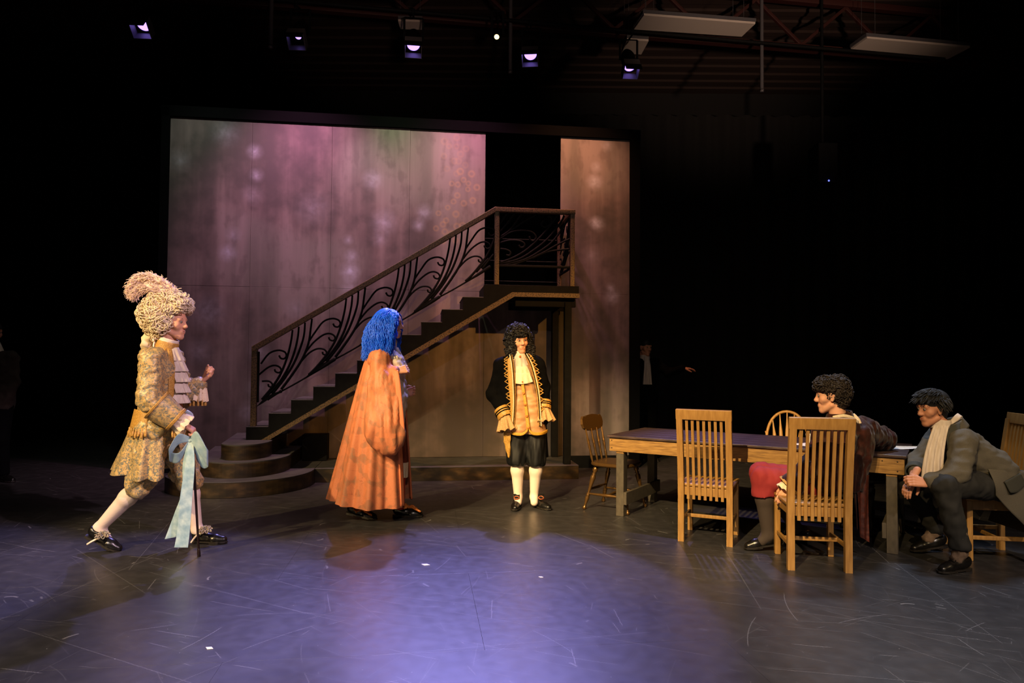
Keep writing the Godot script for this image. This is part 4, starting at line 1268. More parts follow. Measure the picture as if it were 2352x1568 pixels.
func make_prototypes() -> void:
	# a head: centre between the ears, face to +z
	var hb := [
		[Vector3(0, 0.032, -0.03), Vector3(0, 0.030, 0.014), 0.080, 0.078, Vector3.RIGHT, 0.93],
		[Vector3(0, 0.0, 0.022), Vector3(0, -0.07, 0.036), 0.062, 0.045],
		[Vector3(-0.046, -0.065, 0.0), Vector3(-0.012, -0.104, 0.058), 0.020, 0.020],
		[Vector3(0.046, -0.065, 0.0), Vector3(0.012, -0.104, 0.058), 0.020, 0.020],
		[Vector3(0, -0.103, 0.062), Vector3(0, -0.10, 0.062), 0.020, 0.020],
		[Vector3(-0.042, -0.022, 0.05), Vector3(-0.036, -0.03, 0.055), 0.028, 0.026],
		[Vector3(0.042, -0.022, 0.05), Vector3(0.036, -0.03, 0.055), 0.028, 0.026],
		[Vector3(-0.04, 0.024, 0.072), Vector3(0.04, 0.024, 0.072), 0.014, 0.014],
		[Vector3(-0.031, 0.006, 0.104), Vector3(-0.030, 0.005, 0.10), 0.017, 0.015, "cut"],
		[Vector3(0.031, 0.006, 0.104), Vector3(0.030, 0.005, 0.10), 0.017, 0.015, "cut"],
		[Vector3(0, 0.012, 0.083), Vector3(0, -0.027, 0.104), 0.0075, 0.011],
		[Vector3(-0.010, -0.032, 0.092), Vector3(-0.009, -0.032, 0.094), 0.008, 0.008],
		[Vector3(0.010, -0.032, 0.092), Vector3(0.009, -0.032, 0.094), 0.008, 0.008],
		[Vector3(-0.018, -0.062, 0.078), Vector3(0.018, -0.062, 0.078), 0.008, 0.008],
		[Vector3(-0.014, -0.073, 0.077), Vector3(0.014, -0.073, 0.077), 0.008, 0.008],
		[Vector3(-0.074, 0.010, -0.008), Vector3(-0.074, -0.026, -0.004), 0.022, 0.014, Vector3.RIGHT, 0.4],
		[Vector3(0.074, 0.010, -0.008), Vector3(0.074, -0.026, -0.004), 0.022, 0.014, Vector3.RIGHT, 0.4],
		[Vector3(0, -0.05, -0.025), Vector3(0, -0.17, -0.04), 0.050, 0.056]]
	P.head = skin(hb, 0.005, 0.016)
	var hand := func(curl: float, thumb: float) -> Geo:
		var b := []
		var fx := [0.030, 0.010, -0.010, -0.029]
		var fl := [0.072, 0.080, 0.074, 0.058]
		b.append([Vector3(0, -0.06, 0), Vector3(0, 0.012, 0), 0.027, 0.025, Vector3.BACK, 0.8])
		for k in 4:
			b.append([Vector3(fx[k] * 0.6, 0.012, 0), Vector3(fx[k], 0.088, 0.001 * k), 0.016, 0.013])
			var p := Vector3(fx[k], 0.088, 0)
			var a := curl * (0.75 + 0.1 * k)
			var ang := a * 0.6
			var l: float = fl[k]
			for s in 3:
				var d := Vector3(fx[k] * 1.3 * (1.0 - curl * 0.5) * (1 if s == 0 else 0), cos(ang), sin(ang)).normalized()
				var q: Vector3 = p + d * l * [0.45, 0.31, 0.24][s]
				b.append([p, q, [0.0098, 0.0088, 0.008][s], [0.0088, 0.008, 0.007][s]])
				p = q
				ang += a
		var t0 := Vector3(0.020, 0.022, 0.006)
		var t1 := t0 + Vector3(0.030, 0.030, 0.012 + 0.012 * thumb)
		var t2 := t1 + Vector3(0.008 - 0.010 * thumb, 0.032, 0.010 + 0.012 * thumb)
		var t3 := t2 + Vector3(-0.002 - 0.010 * thumb, 0.024, 0.006 + 0.008 * thumb)
		b.append([t0, t1, 0.017, 0.0125])
		b.append([t1, t2, 0.0115, 0.010])
		b.append([t2, t3, 0.0098, 0.008])
		return skin(b, 0.0042, 0.007)
	P.hand_relaxed = hand.call(0.32, 0.3)
	P.hand_curled = hand.call(0.85, 0.8)
	P.hand_grip = hand.call(1.25, 1.0)
	# a low shoe: heel at the origin, toe to +z, 0.28 long
	P.shoe = skin([
		[Vector3(0, 0.055, 0.038), Vector3(0, 0.052, 0.09), 0.036, 0.037],
		[Vector3(0, 0.05, 0.09), Vector3(0, 0.036, 0.19), 0.038, 0.034],
		[Vector3(0.004, 0.032, 0.19), Vector3(0.006, 0.026, 0.245), 0.038, 0.030],
		[Vector3(-0.018, 0.028, 0.175), Vector3(-0.008, 0.026, 0.22), 0.026, 0.024],
		[Vector3(0, 0.075, 0.03), Vector3(0, 0.075, 0.06), 0.031, 0.034],
		[Vector3(0, 0.115, 0.045), Vector3(0, 0.105, 0.06), 0.032, 0.032, "cut"]], 0.007, 0.02, [[Vector3.DOWN, -0.016]])
	var sole := PackedVector2Array()
	for q in [[-0.026, 0.004], [0.0, -0.003], [0.026, 0.004], [0.037, 0.03], [0.036, 0.08], [0.038, 0.14], [0.047, 0.19], [0.044, 0.235], [0.03, 0.268], [0.006, 0.282], [-0.02, 0.272], [-0.038, 0.245], [-0.046, 0.20], [-0.042, 0.15], [-0.034, 0.09], [-0.036, 0.03]]:
		sole.append(Vector2(q[0], q[1]))
	var fl := Transform3D(Basis(Vector3.RIGHT, Vector3.BACK, Vector3.DOWN), Vector3.ZERO)
	P.sole = Geo.new().prism(sole, -0.02, -0.009, fl, 0.003)
	var heel := PackedVector2Array()
	for q in [[-0.026, 0.004], [0.0, -0.002], [0.026, 0.004], [0.034, 0.03], [0.033, 0.07], [-0.033, 0.07], [-0.034, 0.03]]:
		heel.append(Vector2(q[0], q[1]))
	P.sole.prism(heel, -0.012, 0.0, fl, 0.002)
	P.sole.prism(PackedVector2Array([Vector2(-0.04, 0.15), Vector2(0.04, 0.15), Vector2(0.042, 0.22), Vector2(0.02, 0.265), Vector2(-0.02, 0.262), Vector2(-0.042, 0.21)]), -0.0095, 0.0, fl, 0.002)

func facing(fwd: Vector3, up := Vector3.UP) -> Basis:
	var z := fwd.normalized()
	var x := up.cross(z).normalized()
	return Basis(x, z.cross(x), z)

func hand_basis(dir: Vector3, palm: Vector3, right: bool) -> Basis:
	var y := dir.normalized()
	var z := (palm - y * palm.dot(y)).normalized()
	var x := y.cross(z)
	return Basis(x if right else -x, y, z)

# one continuous body: trunk and limbs as a skin, the head and the hands grown onto it
func body(t: Node3D, bones: Array, head_at: Vector3, B: Basis, hands: Array, mat: Material) -> void:
	var g := skin(bones, 0.014, 0.03)
	g.add(P.head, Transform3D(B, head_at))
	for h in hands:   # [wrist, direction, palm, kind, right]
		g.add(P[h[3]], Transform3D(hand_basis(h[1], h[2], h[4]), h[0]))
	part("body", g, mat, t)
	var X := Transform3D(B, head_at)
	for s in [-1.0, 1.0]:
		var e := part("eye", Geo.new().ball(X * Vector3(s * 0.030, 0.006, 0.078), Vector3.ONE * 0.0112, 12, 8), M.eye, t)
		part("iris", Geo.new().ball(X * Vector3(s * 0.030, 0.005, 0.0855), Vector3(0.0058, 0.0062, 0.0045), 10, 6, B), M.iris, e)
		part("eyebrow", Geo.new().tube(pv([X * Vector3(s * 0.014, 0.026, 0.088), X * Vector3(s * 0.030, 0.031, 0.086), X * Vector3(s * 0.047, 0.027, 0.073)]), PackedFloat32Array([0.003, 0.004, 0.002]), 6), M.brown_hair, t)
	part("lips", Geo.new().tube(pv([X * Vector3(-0.022, -0.066, 0.078), X * Vector3(-0.010, -0.062, 0.086), X * Vector3(0, -0.063, 0.0875), X * Vector3(0.010, -0.062, 0.086), X * Vector3(0.022, -0.066, 0.078)]), PackedFloat32Array([0.002, 0.004, 0.004, 0.004, 0.002]), 6).tube(pv([X * Vector3(-0.018, -0.070, 0.079), X * Vector3(0, -0.073, 0.0865), X * Vector3(0.018, -0.070, 0.079)]), PackedFloat32Array([0.002, 0.005, 0.002]), 6), M.lip, t)

func shoe(t: Node3D, heel: Vector3, toe_dir: Vector3, up: Vector3, scale := 1.0) -> MeshInstance3D:
	var B := facing(toe_dir, up) * Basis.from_scale(Vector3.ONE * scale)
	var X := Transform3D(B, heel)
	var s := part("shoe", Geo.new().add(P.shoe, X), M.leather, t)
	part("sole", Geo.new().add(P.sole, X), M.sole, s)
	return s

func ribbon(pts: Array, sides: Array, thick := 0.002, across := 4, steps := 5) -> Geo:   # a band along pts, sides = half widths
	var c := curve(pts, steps)
	var s := curve(sides, steps)
	var n := c.size() - 1
	return Geo.new().cloth(func(u: float, v: float) -> Vector3:
		var i := mini(int(v * n + 0.5), n)
		return c[i] + s[i] * (u * 2.0 - 1.0), across, n, thick)

# a sleeve end, cuff or frill: a ring of cloth from a to b, radius r0 to r1, with waves
func frill(a: Vector3, b: Vector3, r0: float, r1: float, waves := 0, amp := 0.0, thick := 0.004, n := 40, rows := 6) -> Geo:
	var y := (b - a).normalized()
	var x := y.cross(Vector3.BACK if absf(y.z) < 0.9 else Vector3.UP).normalized()
	var z := x.cross(y)
	return Geo.new().cloth(func(u: float, v: float) -> Vector3:
		var th := TAU * u
		var r := lerpf(r0, r1, v) + amp * v * sin(th * waves)
		return a.lerp(b, v) + (x * cos(th) + z * sin(th)) * r + y * (amp * 0.5 * v * cos(th * waves + 1.0)), n, rows, thick, true)

# curls: little rings of hair standing on the surface of a mass of hair
func curls(base: Geo, n: int, ring: float, thick: float, turns: float, lift := 0.3, keep = null, drop := 0.0) -> Geo:
	var nr := base.normals()
	var g := Geo.new()
	var made := 0
	var tries := 0
	while made < n and tries < n * 6:
		tries += 1
		var k := rng.randi() % base.v.size()
		if keep != null and not keep.call(base.v[k]):
			continue
		made += 1
		var y := nr[k]
		var x := y.cross(Vector3(rng.randfn(), rng.randfn(), rng.randfn())).normalized()
		var z := x.cross(y)
		var r := ring * rng.randf_range(0.65, 1.25)
		var steps := int(9 * turns) + 3
		var p := PackedVector3Array()
		for i in steps:
			var f := float(i) / (steps - 1)
			var a := TAU * turns * f
			p.append(base.v[k] + y * (lift * r + sin(a) * r * 0.75) + x * cos(a) * r + z * (f - 0.5) * r * 1.3 + Vector3.DOWN * drop * f)
		g.tube(p, thick * rng.randf_range(0.8, 1.2), 5, true)
	return g

func leg_bones(hip: Vector3, knee: Vector3, ankle: Vector3, rh: float, rk: float, ra: float) -> Array:
	var calf := knee.lerp(ankle, 0.3)
	return [[hip, knee, rh, rk], [knee, calf, rk, rk * 1.06], [calf, ankle, rk * 1.06, ra]]

# ---------------------------------------------------------------- the plumed walker on the left
func build_marquis() -> void:
	var t := thing("person", "person in gold brocade coat and plumed white wig, striding at left", "person", Vector3(-2.638, 0, -5.076))
	var head := Vector3(0.112, 1.675, 0)
	var B := facing(Vector3(1, -0.02, 0.05))
	var shN := Vector3(0.05, 1.40, 0.175)
	var shF := Vector3(0.03, 1.405, -0.175)
	var elN := Vector3(0.085, 1.115, 0.25)
	var wrN := Vector3(0.278, 0.945, 0.17)
	var elF := Vector3(0.09, 1.11, -0.235)
	var wrF := Vector3(0.225, 1.235, -0.25)
	var hipN := Vector3(0.045, 0.90, 0.085)
	var hipF := Vector3(0.055, 0.90, -0.085)
	var knN := Vector3(-0.055, 0.49, 0.10)
	var knF := Vector3(0.185, 0.485, -0.15)
	var anN := Vector3(-0.375, 0.165, 0.035)
	var anF := Vector3(0.235, 0.10, -0.20)
	var trunk := [
		[Vector3(0.05, 1.32, 0.07), Vector3(0.035, 1.06, 0.055), 0.105, 0.095], [Vector3(0.05, 1.32, -0.07), Vector3(0.035, 1.06, -0.055), 0.105, 0.095],
		[Vector3(0.045, 1.02, 0.05), Vector3(0.05, 0.92, 0.06), 0.095, 0.10], [Vector3(0.045, 1.02, -0.05), Vector3(0.05, 0.92, -0.06), 0.095, 0.10],
		[Vector3(0.06, 1.43, 0), Vector3(0.085, 1.58, 0), 0.062, 0.054]]
	var bones := trunk.duplicate()
	bones.append_array([[shN, elN, 0.05, 0.04], [elN, wrN, 0.04, 0.027], [shF, elF, 0.05, 0.04], [elF, wrF, 0.04, 0.027], [shN, shF, 0.055, 0.055]])
	bones.append_array(leg_bones(hipN, knN, anN, 0.085, 0.05, 0.034))
	bones.append_array(leg_bones(hipF, knF, anF, 0.085, 0.05, 0.034))
	body(t, bones, head, B, [[wrN, Vector3(0.80, -0.55, -0.25), Vector3(-0.45, -0.85, 0), "hand_grip", true], [wrF, Vector3(0.75, 0.55, 0.0), Vector3(-0.4, 0.7, 0.35), "hand_grip", false]], M.skin)
	# coat: trunk and sleeves
	var f1 := folds(5.0, 3)
	var coat := skin([
		[Vector3(0.045, 1.33, 0.075), Vector3(0.03, 1.05, 0.06), 0.128, 0.118], [Vector3(0.045, 1.33, -0.075), Vector3(0.03, 1.05, -0.06), 0.128, 0.118],
		[Vector3(0.03, 1.05, 0.06), Vector3(0.03, 0.93, 0.065), 0.112, 0.095], [Vector3(0.03, 1.05, -0.06), Vector3(0.03, 0.93, -0.065), 0.112, 0.095],
		[shN + Vector3(-0.005, 0.0, -0.01), shF + Vector3(-0.005, 0.0, 0.01), 0.083, 0.083], [Vector3(0.045, 1.42, 0), Vector3(0.06, 1.47, 0), 0.085, 0.075],
		[shN, elN, 0.088, 0.080], [elN, wrN.lerp(elN, 0.12), 0.080, 0.062],
		[shF, elF, 0.085, 0.076], [elF, wrF.lerp(elF, 0.2), 0.076, 0.062]], 0.013, 0.03, [[Vector3.DOWN, -0.95], [Vector3(0.35, 0.94, 0).normalized(), 1.50 * 0.94 + 0.07 * 0.35]])
	part("coat", coat.crumple(f1, 0.010).drape(folds(10, 31), 0.016, Vector3(1.0, 1.7, 0.6)), M.brocade, t)
	# coat skirt, open in front
	part("coat_skirt", Geo.new().cloth(func(u: float, v: float) -> Vector3:
		var th := deg_to_rad(lerpf(38, 322, u))
		var back := maxf(0.0, -cos(th))
		var e := pow(v, 0.85)
		var rx := lerpf(0.140, 0.14 + 0.195 * back, e)
		var rz := lerpf(0.172, 0.24, e)
		var wv := 1.0 + 0.10 * v * sin(th * 8.0 + 0.6) + 0.04 * v * sin(th * 17.0)
		return Vector3(0.035 + cos(th) * rx * wv, 1.0 - v * (0.455 - 0.035 * back + 0.01 * sin(th * 8.0)), sin(th) * rz * wv), 84, 14, 0.006), M.brocade, t)
	var hem := []
	for k in 33:
		var th := deg_to_rad(lerpf(38, 322, k / 32.0))
		hem.append(Vector3(0.035 + cos(th) * 0.150, 0.985, sin(th) * 0.182))
	part("gold_braid", Geo.new().tube(curve(hem, 2), 0.010, 6), M.gold_braid, t)
	# pocket flaps with tassels
	for s in [1.0, -1.0]:
		var fl := part("pocket_flap", Geo.new().cloth(func(u: float, v: float) -> Vector3:
			var th: float = deg_to_rad(lerpf(85, 150, u)) * s
			return Vector3(0.035 + cos(th) * (0.160 + 0.025 * v), 1.04 - 0.13 * v, sin(th) * (0.186 + 0.03 * v)), 12, 5, 0.008), M.gold_braid, t)
		for k in 9:
			var th: float = deg_to_rad(lerpf(86, 149, k / 8.0)) * s
			part("tassel", Geo.new().turned(Vector3(0.035 + cos(th) * 0.195, 0.855 - 0.012 * (k % 2), sin(th) * 0.226), Vector3(0.035 + cos(th) * 0.188, 0.912, sin(th) * 0.218), [Vector2(0.010, 0.0), Vector2(0.011, 0.4), Vector2(0.005, 0.7), Vector2(0.008, 0.85), Vector2(0.003, 1.0)], 8), M.gold_braid, fl)
	# braid down the fronts and round the collar
	for s in [1.0, -1.0]:
		part("front_braid", ribbon([Vector3(0.12, 1.485, s * 0.055), Vector3(0.157, 1.36, s * 0.098), Vector3(0.164, 1.20, s * 0.105), Vector3(0.152, 1.06, s * 0.10), Vector3(0.15, 0.96, s * 0.10)], [Vector3(0.008, 0, s * -0.012), Vector3(0.010, 0, s * -0.020), Vector3(0.010, 0, s * -0.022), Vector3(0.010, 0, s * -0.022), Vector3(0.010, 0, s * -0.022)], 0.008), M.gold_braid, t)
		part("front_braid", Geo.new().tube(curve([Vector3(0.095, 1.475, s * 0.075), Vector3(0.12, 1.36, s * 0.142), Vector3(0.128, 1.20, s * 0.148), Vector3(0.12, 1.06, s * 0.14), Vector3(0.118, 0.97, s * 0.145)], 5), 0.009, 6), M.gold_braid, t)
		part("shoulder_cord", Geo.new().tube(curve([Vector3(0.0, 1.535, s * 0.04), Vector3(0.01, 1.49, s * 0.07), Vector3(0.06, 1.45, s * 0.115), Vector3(0.105, 1.41, s * 0.135)], 5), 0.006, 6), M.cream, t)
	part("collar", frill(Vector3(0.062, 1.455, 0), Vector3(0.082, 1.535, 0), 0.080, 0.070, 12, 0.001, 0.010), M.gold_braid, t)
	# turned back cuffs, lace and fringe
	var d := (wrN - elN).normalized()
	var cf := part("cuff", frill(elN.lerp(wrN, 0.20), elN.lerp(wrN, 0.84), 0.108, 0.082, 3, 0.004, 0.010), M.brocade, t)
	part("cuff_braid", frill(elN.lerp(wrN, 0.19), elN.lerp(wrN, 0.25), 0.113, 0.110, 0, 0.0, 0.010).add(frill(elN.lerp(wrN, 0.78), elN.lerp(wrN, 0.86), 0.090, 0.086, 0, 0.0, 0.010)), M.gold_braid, cf)
	part("lace_cuff", frill(elN.lerp(wrN, 0.80), wrN + d * 0.035, 0.060, 0.078, 11, 0.010), M.lace, t)
	for k in 8:
		var q := wrN + Vector3(-0.045 + 0.012 * k, -0.045 - 0.03 * sin(k * 0.45), 0.045 - 0.01 * k)
		part("fringe", Geo.new().turned(q + Vector3(0.004, -0.05, 0), q, [Vector2(0.008, 0.0), Vector2(0.009, 0.5), Vector2(0.004, 1.0)], 6), M.gold_braid, t)
	part("cuff", frill(elF.lerp(wrF, 0.1), elF.lerp(wrF, 0.75), 0.10, 0.08, 3, 0.004, 0.010), M.brocade, t)
	part("lace_cuff", frill(wrF + Vector3(-0.02, 0.02, 0), wrF + Vector3(-0.025, -0.155, 0.01), 0.042, 0.066, 9, 0.014, 0.004, 54), M.lace, t)
	for k in 12:
		var a := TAU * k / 12
		var q := wrF + Vector3(-0.03 + cos(a) * 0.06, -0.14, 0.01 + sin(a) * 0.06)
		part("fringe", Geo.new().turned(q + Vector3(0.003, -0.05, 0), q, [Vector2(0.009, 0.0), Vector2(0.009, 0.5), Vector2(0.004, 1.0)], 6), M.gold_braid, t)
	# jabot of five tiers
	part("neck_cloth", frill(Vector3(0.068, 1.49, 0), Vector3(0.093, 1.56, 0), 0.067, 0.064, 0, 0, 0.008), M.cream, t)
	for k in 5:
		var y := 1.49 - k * 0.078
		var x0: float = [0.155, 0.185, 0.20, 0.205, 0.20][k]
		part("jabot_tier", Geo.new().cloth(func(u: float, v: float) -> Vector3:
			var w := (u - 0.5) * 2.0
			return Vector3(x0 + 0.040 * v - 0.055 * w * w + 0.007 * v * sin(u * 31.0 + k), y - 0.098 * v, w * (0.062 + 0.022 * v + 0.004 * k)), 40, 6, 0.005), M.linen, t)
	part("waistcoat", skin([[Vector3(0.10, 1.15, 0.045), Vector3(0.10, 0.90, 0.05), 0.07, 0.072], [Vector3(0.10, 1.15, -0.045), Vector3(0.10, 0.90, -0.05), 0.07, 0.072]], 0.014, 0.03), M.tan_satin, t)
	part("sash", Geo.new().tube(curve([Vector3(0.15, 1.12, 0.03), Vector3(0.185, 1.03, 0.04), Vector3(0.17, 0.95, 0.05)], 4), 0.022, 8), M.cream, t)
	part("sash_bow", Geo.new().tube(curve([Vector3(0.19, 1.005, 0.03), Vector3(0.24, 1.02, 0.04), Vector3(0.285, 0.995, 0.04), Vector3(0.27, 0.97, 0.04), Vector3(0.22, 0.98, 0.04), Vector3(0.19, 1.0, 0.03)], 5), 0.014, 8, true, 0.4), M.grey_satin, t)
	# breeches gathered at the knee, stockings, shoes with rosettes
	var legs := skin([[Vector3(0.045, 0.93, 0.06), hipN, 0.12, 0.125], [hipN, knN, 0.125, 0.092], [knN.lerp(hipN, 0.12), knN.lerp(anN, 0.06), 0.10, 0.078],
		[Vector3(0.05, 0.93, -0.06), hipF, 0.12, 0.125], [hipF, knF, 0.12, 0.092], [knF.lerp(hipF, 0.12), knF.lerp(anF, 0.06), 0.10, 0.078]], 0.014, 0.03)
	part("breeches", legs.crumple(folds(9.0, 5), 0.028), M.brocade, t)
	for q in [[knN, anN], [knF, anF]]:
		part("knee_band", frill(q[0].lerp(q[1], 0.03), q[0].lerp(q[1], 0.12), 0.082, 0.066, 9, 0.003, 0.012), M.brocade, t)
		part("stocking", skin([[q[0], q[0].lerp(q[1], 0.28), 0.058, 0.061], [q[0].lerp(q[1], 0.28), q[1], 0.061, 0.039], [q[1], q[1] + (Vector3(0.06, -0.09, 0) if q[1].y > 0.13 else Vector3(0.06, -0.035, 0)), 0.04, 0.036]], 0.009, 0.025), M.stocking, t)
	var s1 := shoe(t, Vector3(-0.462, 0.105, 0.055), Vector3(0.225, -0.112, -0.01), Vector3(0.42, 0.9, 0))
	var s2 := shoe(t, Vector3(0.20, 0.0, -0.20), Vector3(1, 0.0, 0.05), Vector3.UP, 0.98)
	var at_rose := [Vector3(-0.325, 0.115, 0.075), Vector3(0.315, 0.10, -0.165)]
	for k in 2:
		var sh: MeshInstance3D = [s1, s2][k]
		part("shoe_strap", Geo.new().tube(curve([at_rose[k] + Vector3(-0.10, -0.055 if k == 0 else -0.085, 0.02), at_rose[k] + Vector3(-0.05, -0.025, 0.03), at_rose[k]], 4), 0.007, 6, true, 0.5), M.cream, sh)
		part("rosette", frill(at_rose[k] + Vector3(0, -0.012, 0), at_rose[k] + Vector3(0.004, 0.016, 0.012), 0.012, 0.044, 9, 0.010, 0.004, 54).add(frill(at_rose[k], at_rose[k] + Vector3(0.006, 0.022, 0.016), 0.006, 0.026, 7, 0.007, 0.004, 42)), M.rosette, sh)
	# wig: mass, curls, queue; ear drop and plumes
	var mass := skin([[Vector3(0.05, 1.80, 0), Vector3(0.09, 1.79, 0), 0.112, 0.105], [Vector3(-0.015, 1.735, 0.0), Vector3(0.0, 1.70, 0), 0.108, 0.10],
		[Vector3(0.03, 1.72, 0.075), Vector3(0.07, 1.66, 0.075), 0.06, 0.05], [Vector3(0.03, 1.72, -0.075), Vector3(0.07, 1.66, -0.075), 0.06, 0.05],
		[Vector3(0.165, 1.80, 0.05), Vector3(0.165, 1.80, -0.05), 0.058, 0.058], [Vector3(0.01, 1.63, 0.0), Vector3(0.0, 1.60, 0), 0.07, 0.055]], 0.012, 0.035)
	var wig := part("wig", mass, M.white_wig, t)
	var clear := func(p: Vector3) -> bool: return p.x < 0.14 or p.y > 1.755
	part("curls", curls(mass.crumple(folds(22, 6), 0.022), 900, 0.022, 0.0036, 1.4, 0.15, clear), M.white_wig, wig)
	part("queue", Geo.new().tube(curve([Vector3(-0.03, 1.62, 0), Vector3(-0.06, 1.56, 0), Vector3(-0.08, 1.50, 0), Vector3(-0.085, 1.45, 0)], 5), PackedFloat32Array([0.04, 0.045, 0.05, 0.052, 0.052, 0.05, 0.05, 0.045, 0.045, 0.04, 0.04, 0.035, 0.03, 0.025, 0.02, 0.012]), 10).crumple(folds(16, 8), 0.02), M.white_wig, wig)
	part("wig_ribbon", ribbon([Vector3(-0.01, 1.62, 0.06), Vector3(0.0, 1.57, 0.07), Vector3(0.01, 1.535, 0.075)], [Vector3(0.006, 0, 0), Vector3(0.006, 0, 0), Vector3(0.006, 0.002, 0)], 0.003), M.cream, wig)
	var pg := Geo.new()
	for k in 14:
		pg.ball(Vector3(0.068 + 0.011 * (k % 3 - 1), 1.652 - 0.011 * (k / 3), 0.118), Vector3.ONE * 0.005, 7, 5)
	part("ear_drop", pg, M.pearl, t)
	plume(wig, [Vector3(0.14, 1.87, 0.0), Vector3(0.06, 1.95, 0.0), Vector3(-0.05, 2.005, 0.01), Vector3(-0.14, 2.0, 0.01), Vector3(-0.195, 1.945, 0.01), Vector3(-0.205, 1.89, 0.01)], 0.050)
	plume(wig, [Vector3(0.13, 1.86, 0.05), Vector3(0.04, 1.90, 0.06), Vector3(-0.05, 1.925, 0.06), Vector3(-0.125, 1.90, 0.06), Vector3(-0.165, 1.85, 0.06)], 0.044)
	for k in 3:
		part("plume_quill", Geo.new().tube(curve([Vector3(0.10, 1.88, 0.01), Vector3(0.15, 1.90 + 0.012 * k, 0.01), Vector3(0.185, 1.885 + 0.022 * k, 0.015 * k)], 4), 0.003, 5), M.plume, wig)
	# cane with its bow: held, so a thing of its own; its numbers are in the walker's axes
	var c := thing("walking_cane", "dark walking cane with a large pale blue satin bow, its tip on the floor", "cane", Vector3(-2.638, 0, -5.076))
	part("shaft", Geo.new().tube(pv([Vector3(0.335, 0.89, 0.135), Vector3(0.418, 0.02, 0.165)]), PackedFloat32Array([0.0105, 0.0075]), 10), M.cane, c)
	part("ferrule", Geo.new().turned(Vector3(0.4195, 0.0, 0.1655), Vector3(0.4145, 0.055, 0.164), [Vector2(0.011, 0.0), Vector2(0.012, 0.4), Vector2(0.009, 1.0)], 10), M.cane, c)
	part("knob", Geo.new().ball(Vector3(0.333, 0.895, 0.135), Vector3(0.017, 0.02, 0.017), 12, 8), M.gold_braid, c)
	part("bow_knot", Geo.new().ball(Vector3(0.340, 0.83, 0.155), Vector3(0.022, 0.026, 0.022), 10, 8).crumple(folds(30, 2), 0.012), M.blue_satin, c)
	var ctr := Vector3(0.342, 0.83, 0.165)
	var loop := func(dx: float, dy: float, w: float, dz: float) -> Geo:
		return ribbon([ctr, ctr + Vector3(dx * 0.5, dy * 0.25 + 0.035, dz + 0.035), ctr + Vector3(dx, dy * 0.8, dz + 0.02), ctr + Vector3(dx * 1.02, dy * 1.05, dz - 0.01), ctr + Vector3(dx * 0.6, dy * 1.05, dz - 0.02), ctr], [Vector3(0.0, 0.016, 0.004), Vector3(0.01, w, 0.018), Vector3(0.012, w, 0.03), Vector3(0.012, w, 0.03), Vector3(0.01, w * 0.9, 0.02), Vector3(0.0, 0.016, 0.004)], 0.003, 6, 7)
	part("bow_loop", loop.call(-0.135, -0.12, 0.040, 0.01), M.blue_satin, c)
	part("bow_loop", loop.call(0.125, -0.13, 0.062, 0.015), M.blue_satin, c)
	part("bow_tail", ribbon([ctr, Vector3(0.352, 0.66, 0.19), Vector3(0.335, 0.42, 0.20), Vector3(0.325, 0.20, 0.205), Vector3(0.312, 0.075, 0.21)], [Vector3(0.016, 0, 0), Vector3(0.036, 0.0, 0.006), Vector3(0.040, 0, -0.008), Vector3(0.046, 0, 0.004), Vector3(0.048, 0, 0)], 0.003, 6, 7), M.blue_satin, c)
	part("bow_tail", ribbon([ctr, Vector3(0.315, 0.66, 0.165), Vector3(0.305, 0.46, 0.155), Vector3(0.265, 0.29, 0.15), Vector3(0.205, 0.125, 0.15)], [Vector3(0.014, 0, 0), Vector3(0.030, 0.0, 0.010), Vector3(0.028, 0, 0.014), Vector3(0.038, -0.006, 0.004), Vector3(0.040, 0.008, 0)], 0.003, 6, 7), M.blue_satin, c)

func plume(parent: Node, spine: Array, reach: float) -> void:
	var c := curve(spine, 8)
	var n := c.size()
	var fat := PackedFloat32Array()
	for i in n:
		fat.append(reach * (0.42 + 0.36 * sin(PI * float(i) / (n - 1))))
	var g := Geo.new().tube(c, fat, 10, true, 0.8).crumple(folds(40, 9), 0.012)
	for k in 850:
		var f := (k + 0.5) / 850.0
		var i := mini(int(f * (n - 1)), n - 2)
		var p := c[i].lerp(c[i + 1], f * (n - 1) - i)
		var t := (c[i + 1] - c[i]).normalized()
		var a := rng.randf() * TAU
		var x := t.cross(Vector3.BACK).normalized()
		var side := x * cos(a) * 0.8 + Vector3.BACK * sin(a)
		var l := reach * (0.65 + 0.45 * sin(PI * minf(1.0, f * 0.8 + 0.25))) * rng.randf_range(0.8, 1.1)
		var j := Vector3(rng.randfn(), rng.randfn(), rng.randfn()) * 0.005
		g.tube(pv([p, p + side * l * 0.55 + t * l * 0.12, p + side * l * 0.95 + t * l * 0.35 + j, p + side * l * 1.0 + t * l * 0.6 + Vector3.DOWN * l * 0.15 + j * 2.0]), PackedFloat32Array([0.0022, 0.0026, 0.0024, 0.001]), 3, false)
	part("plume", g, M.plume, parent)

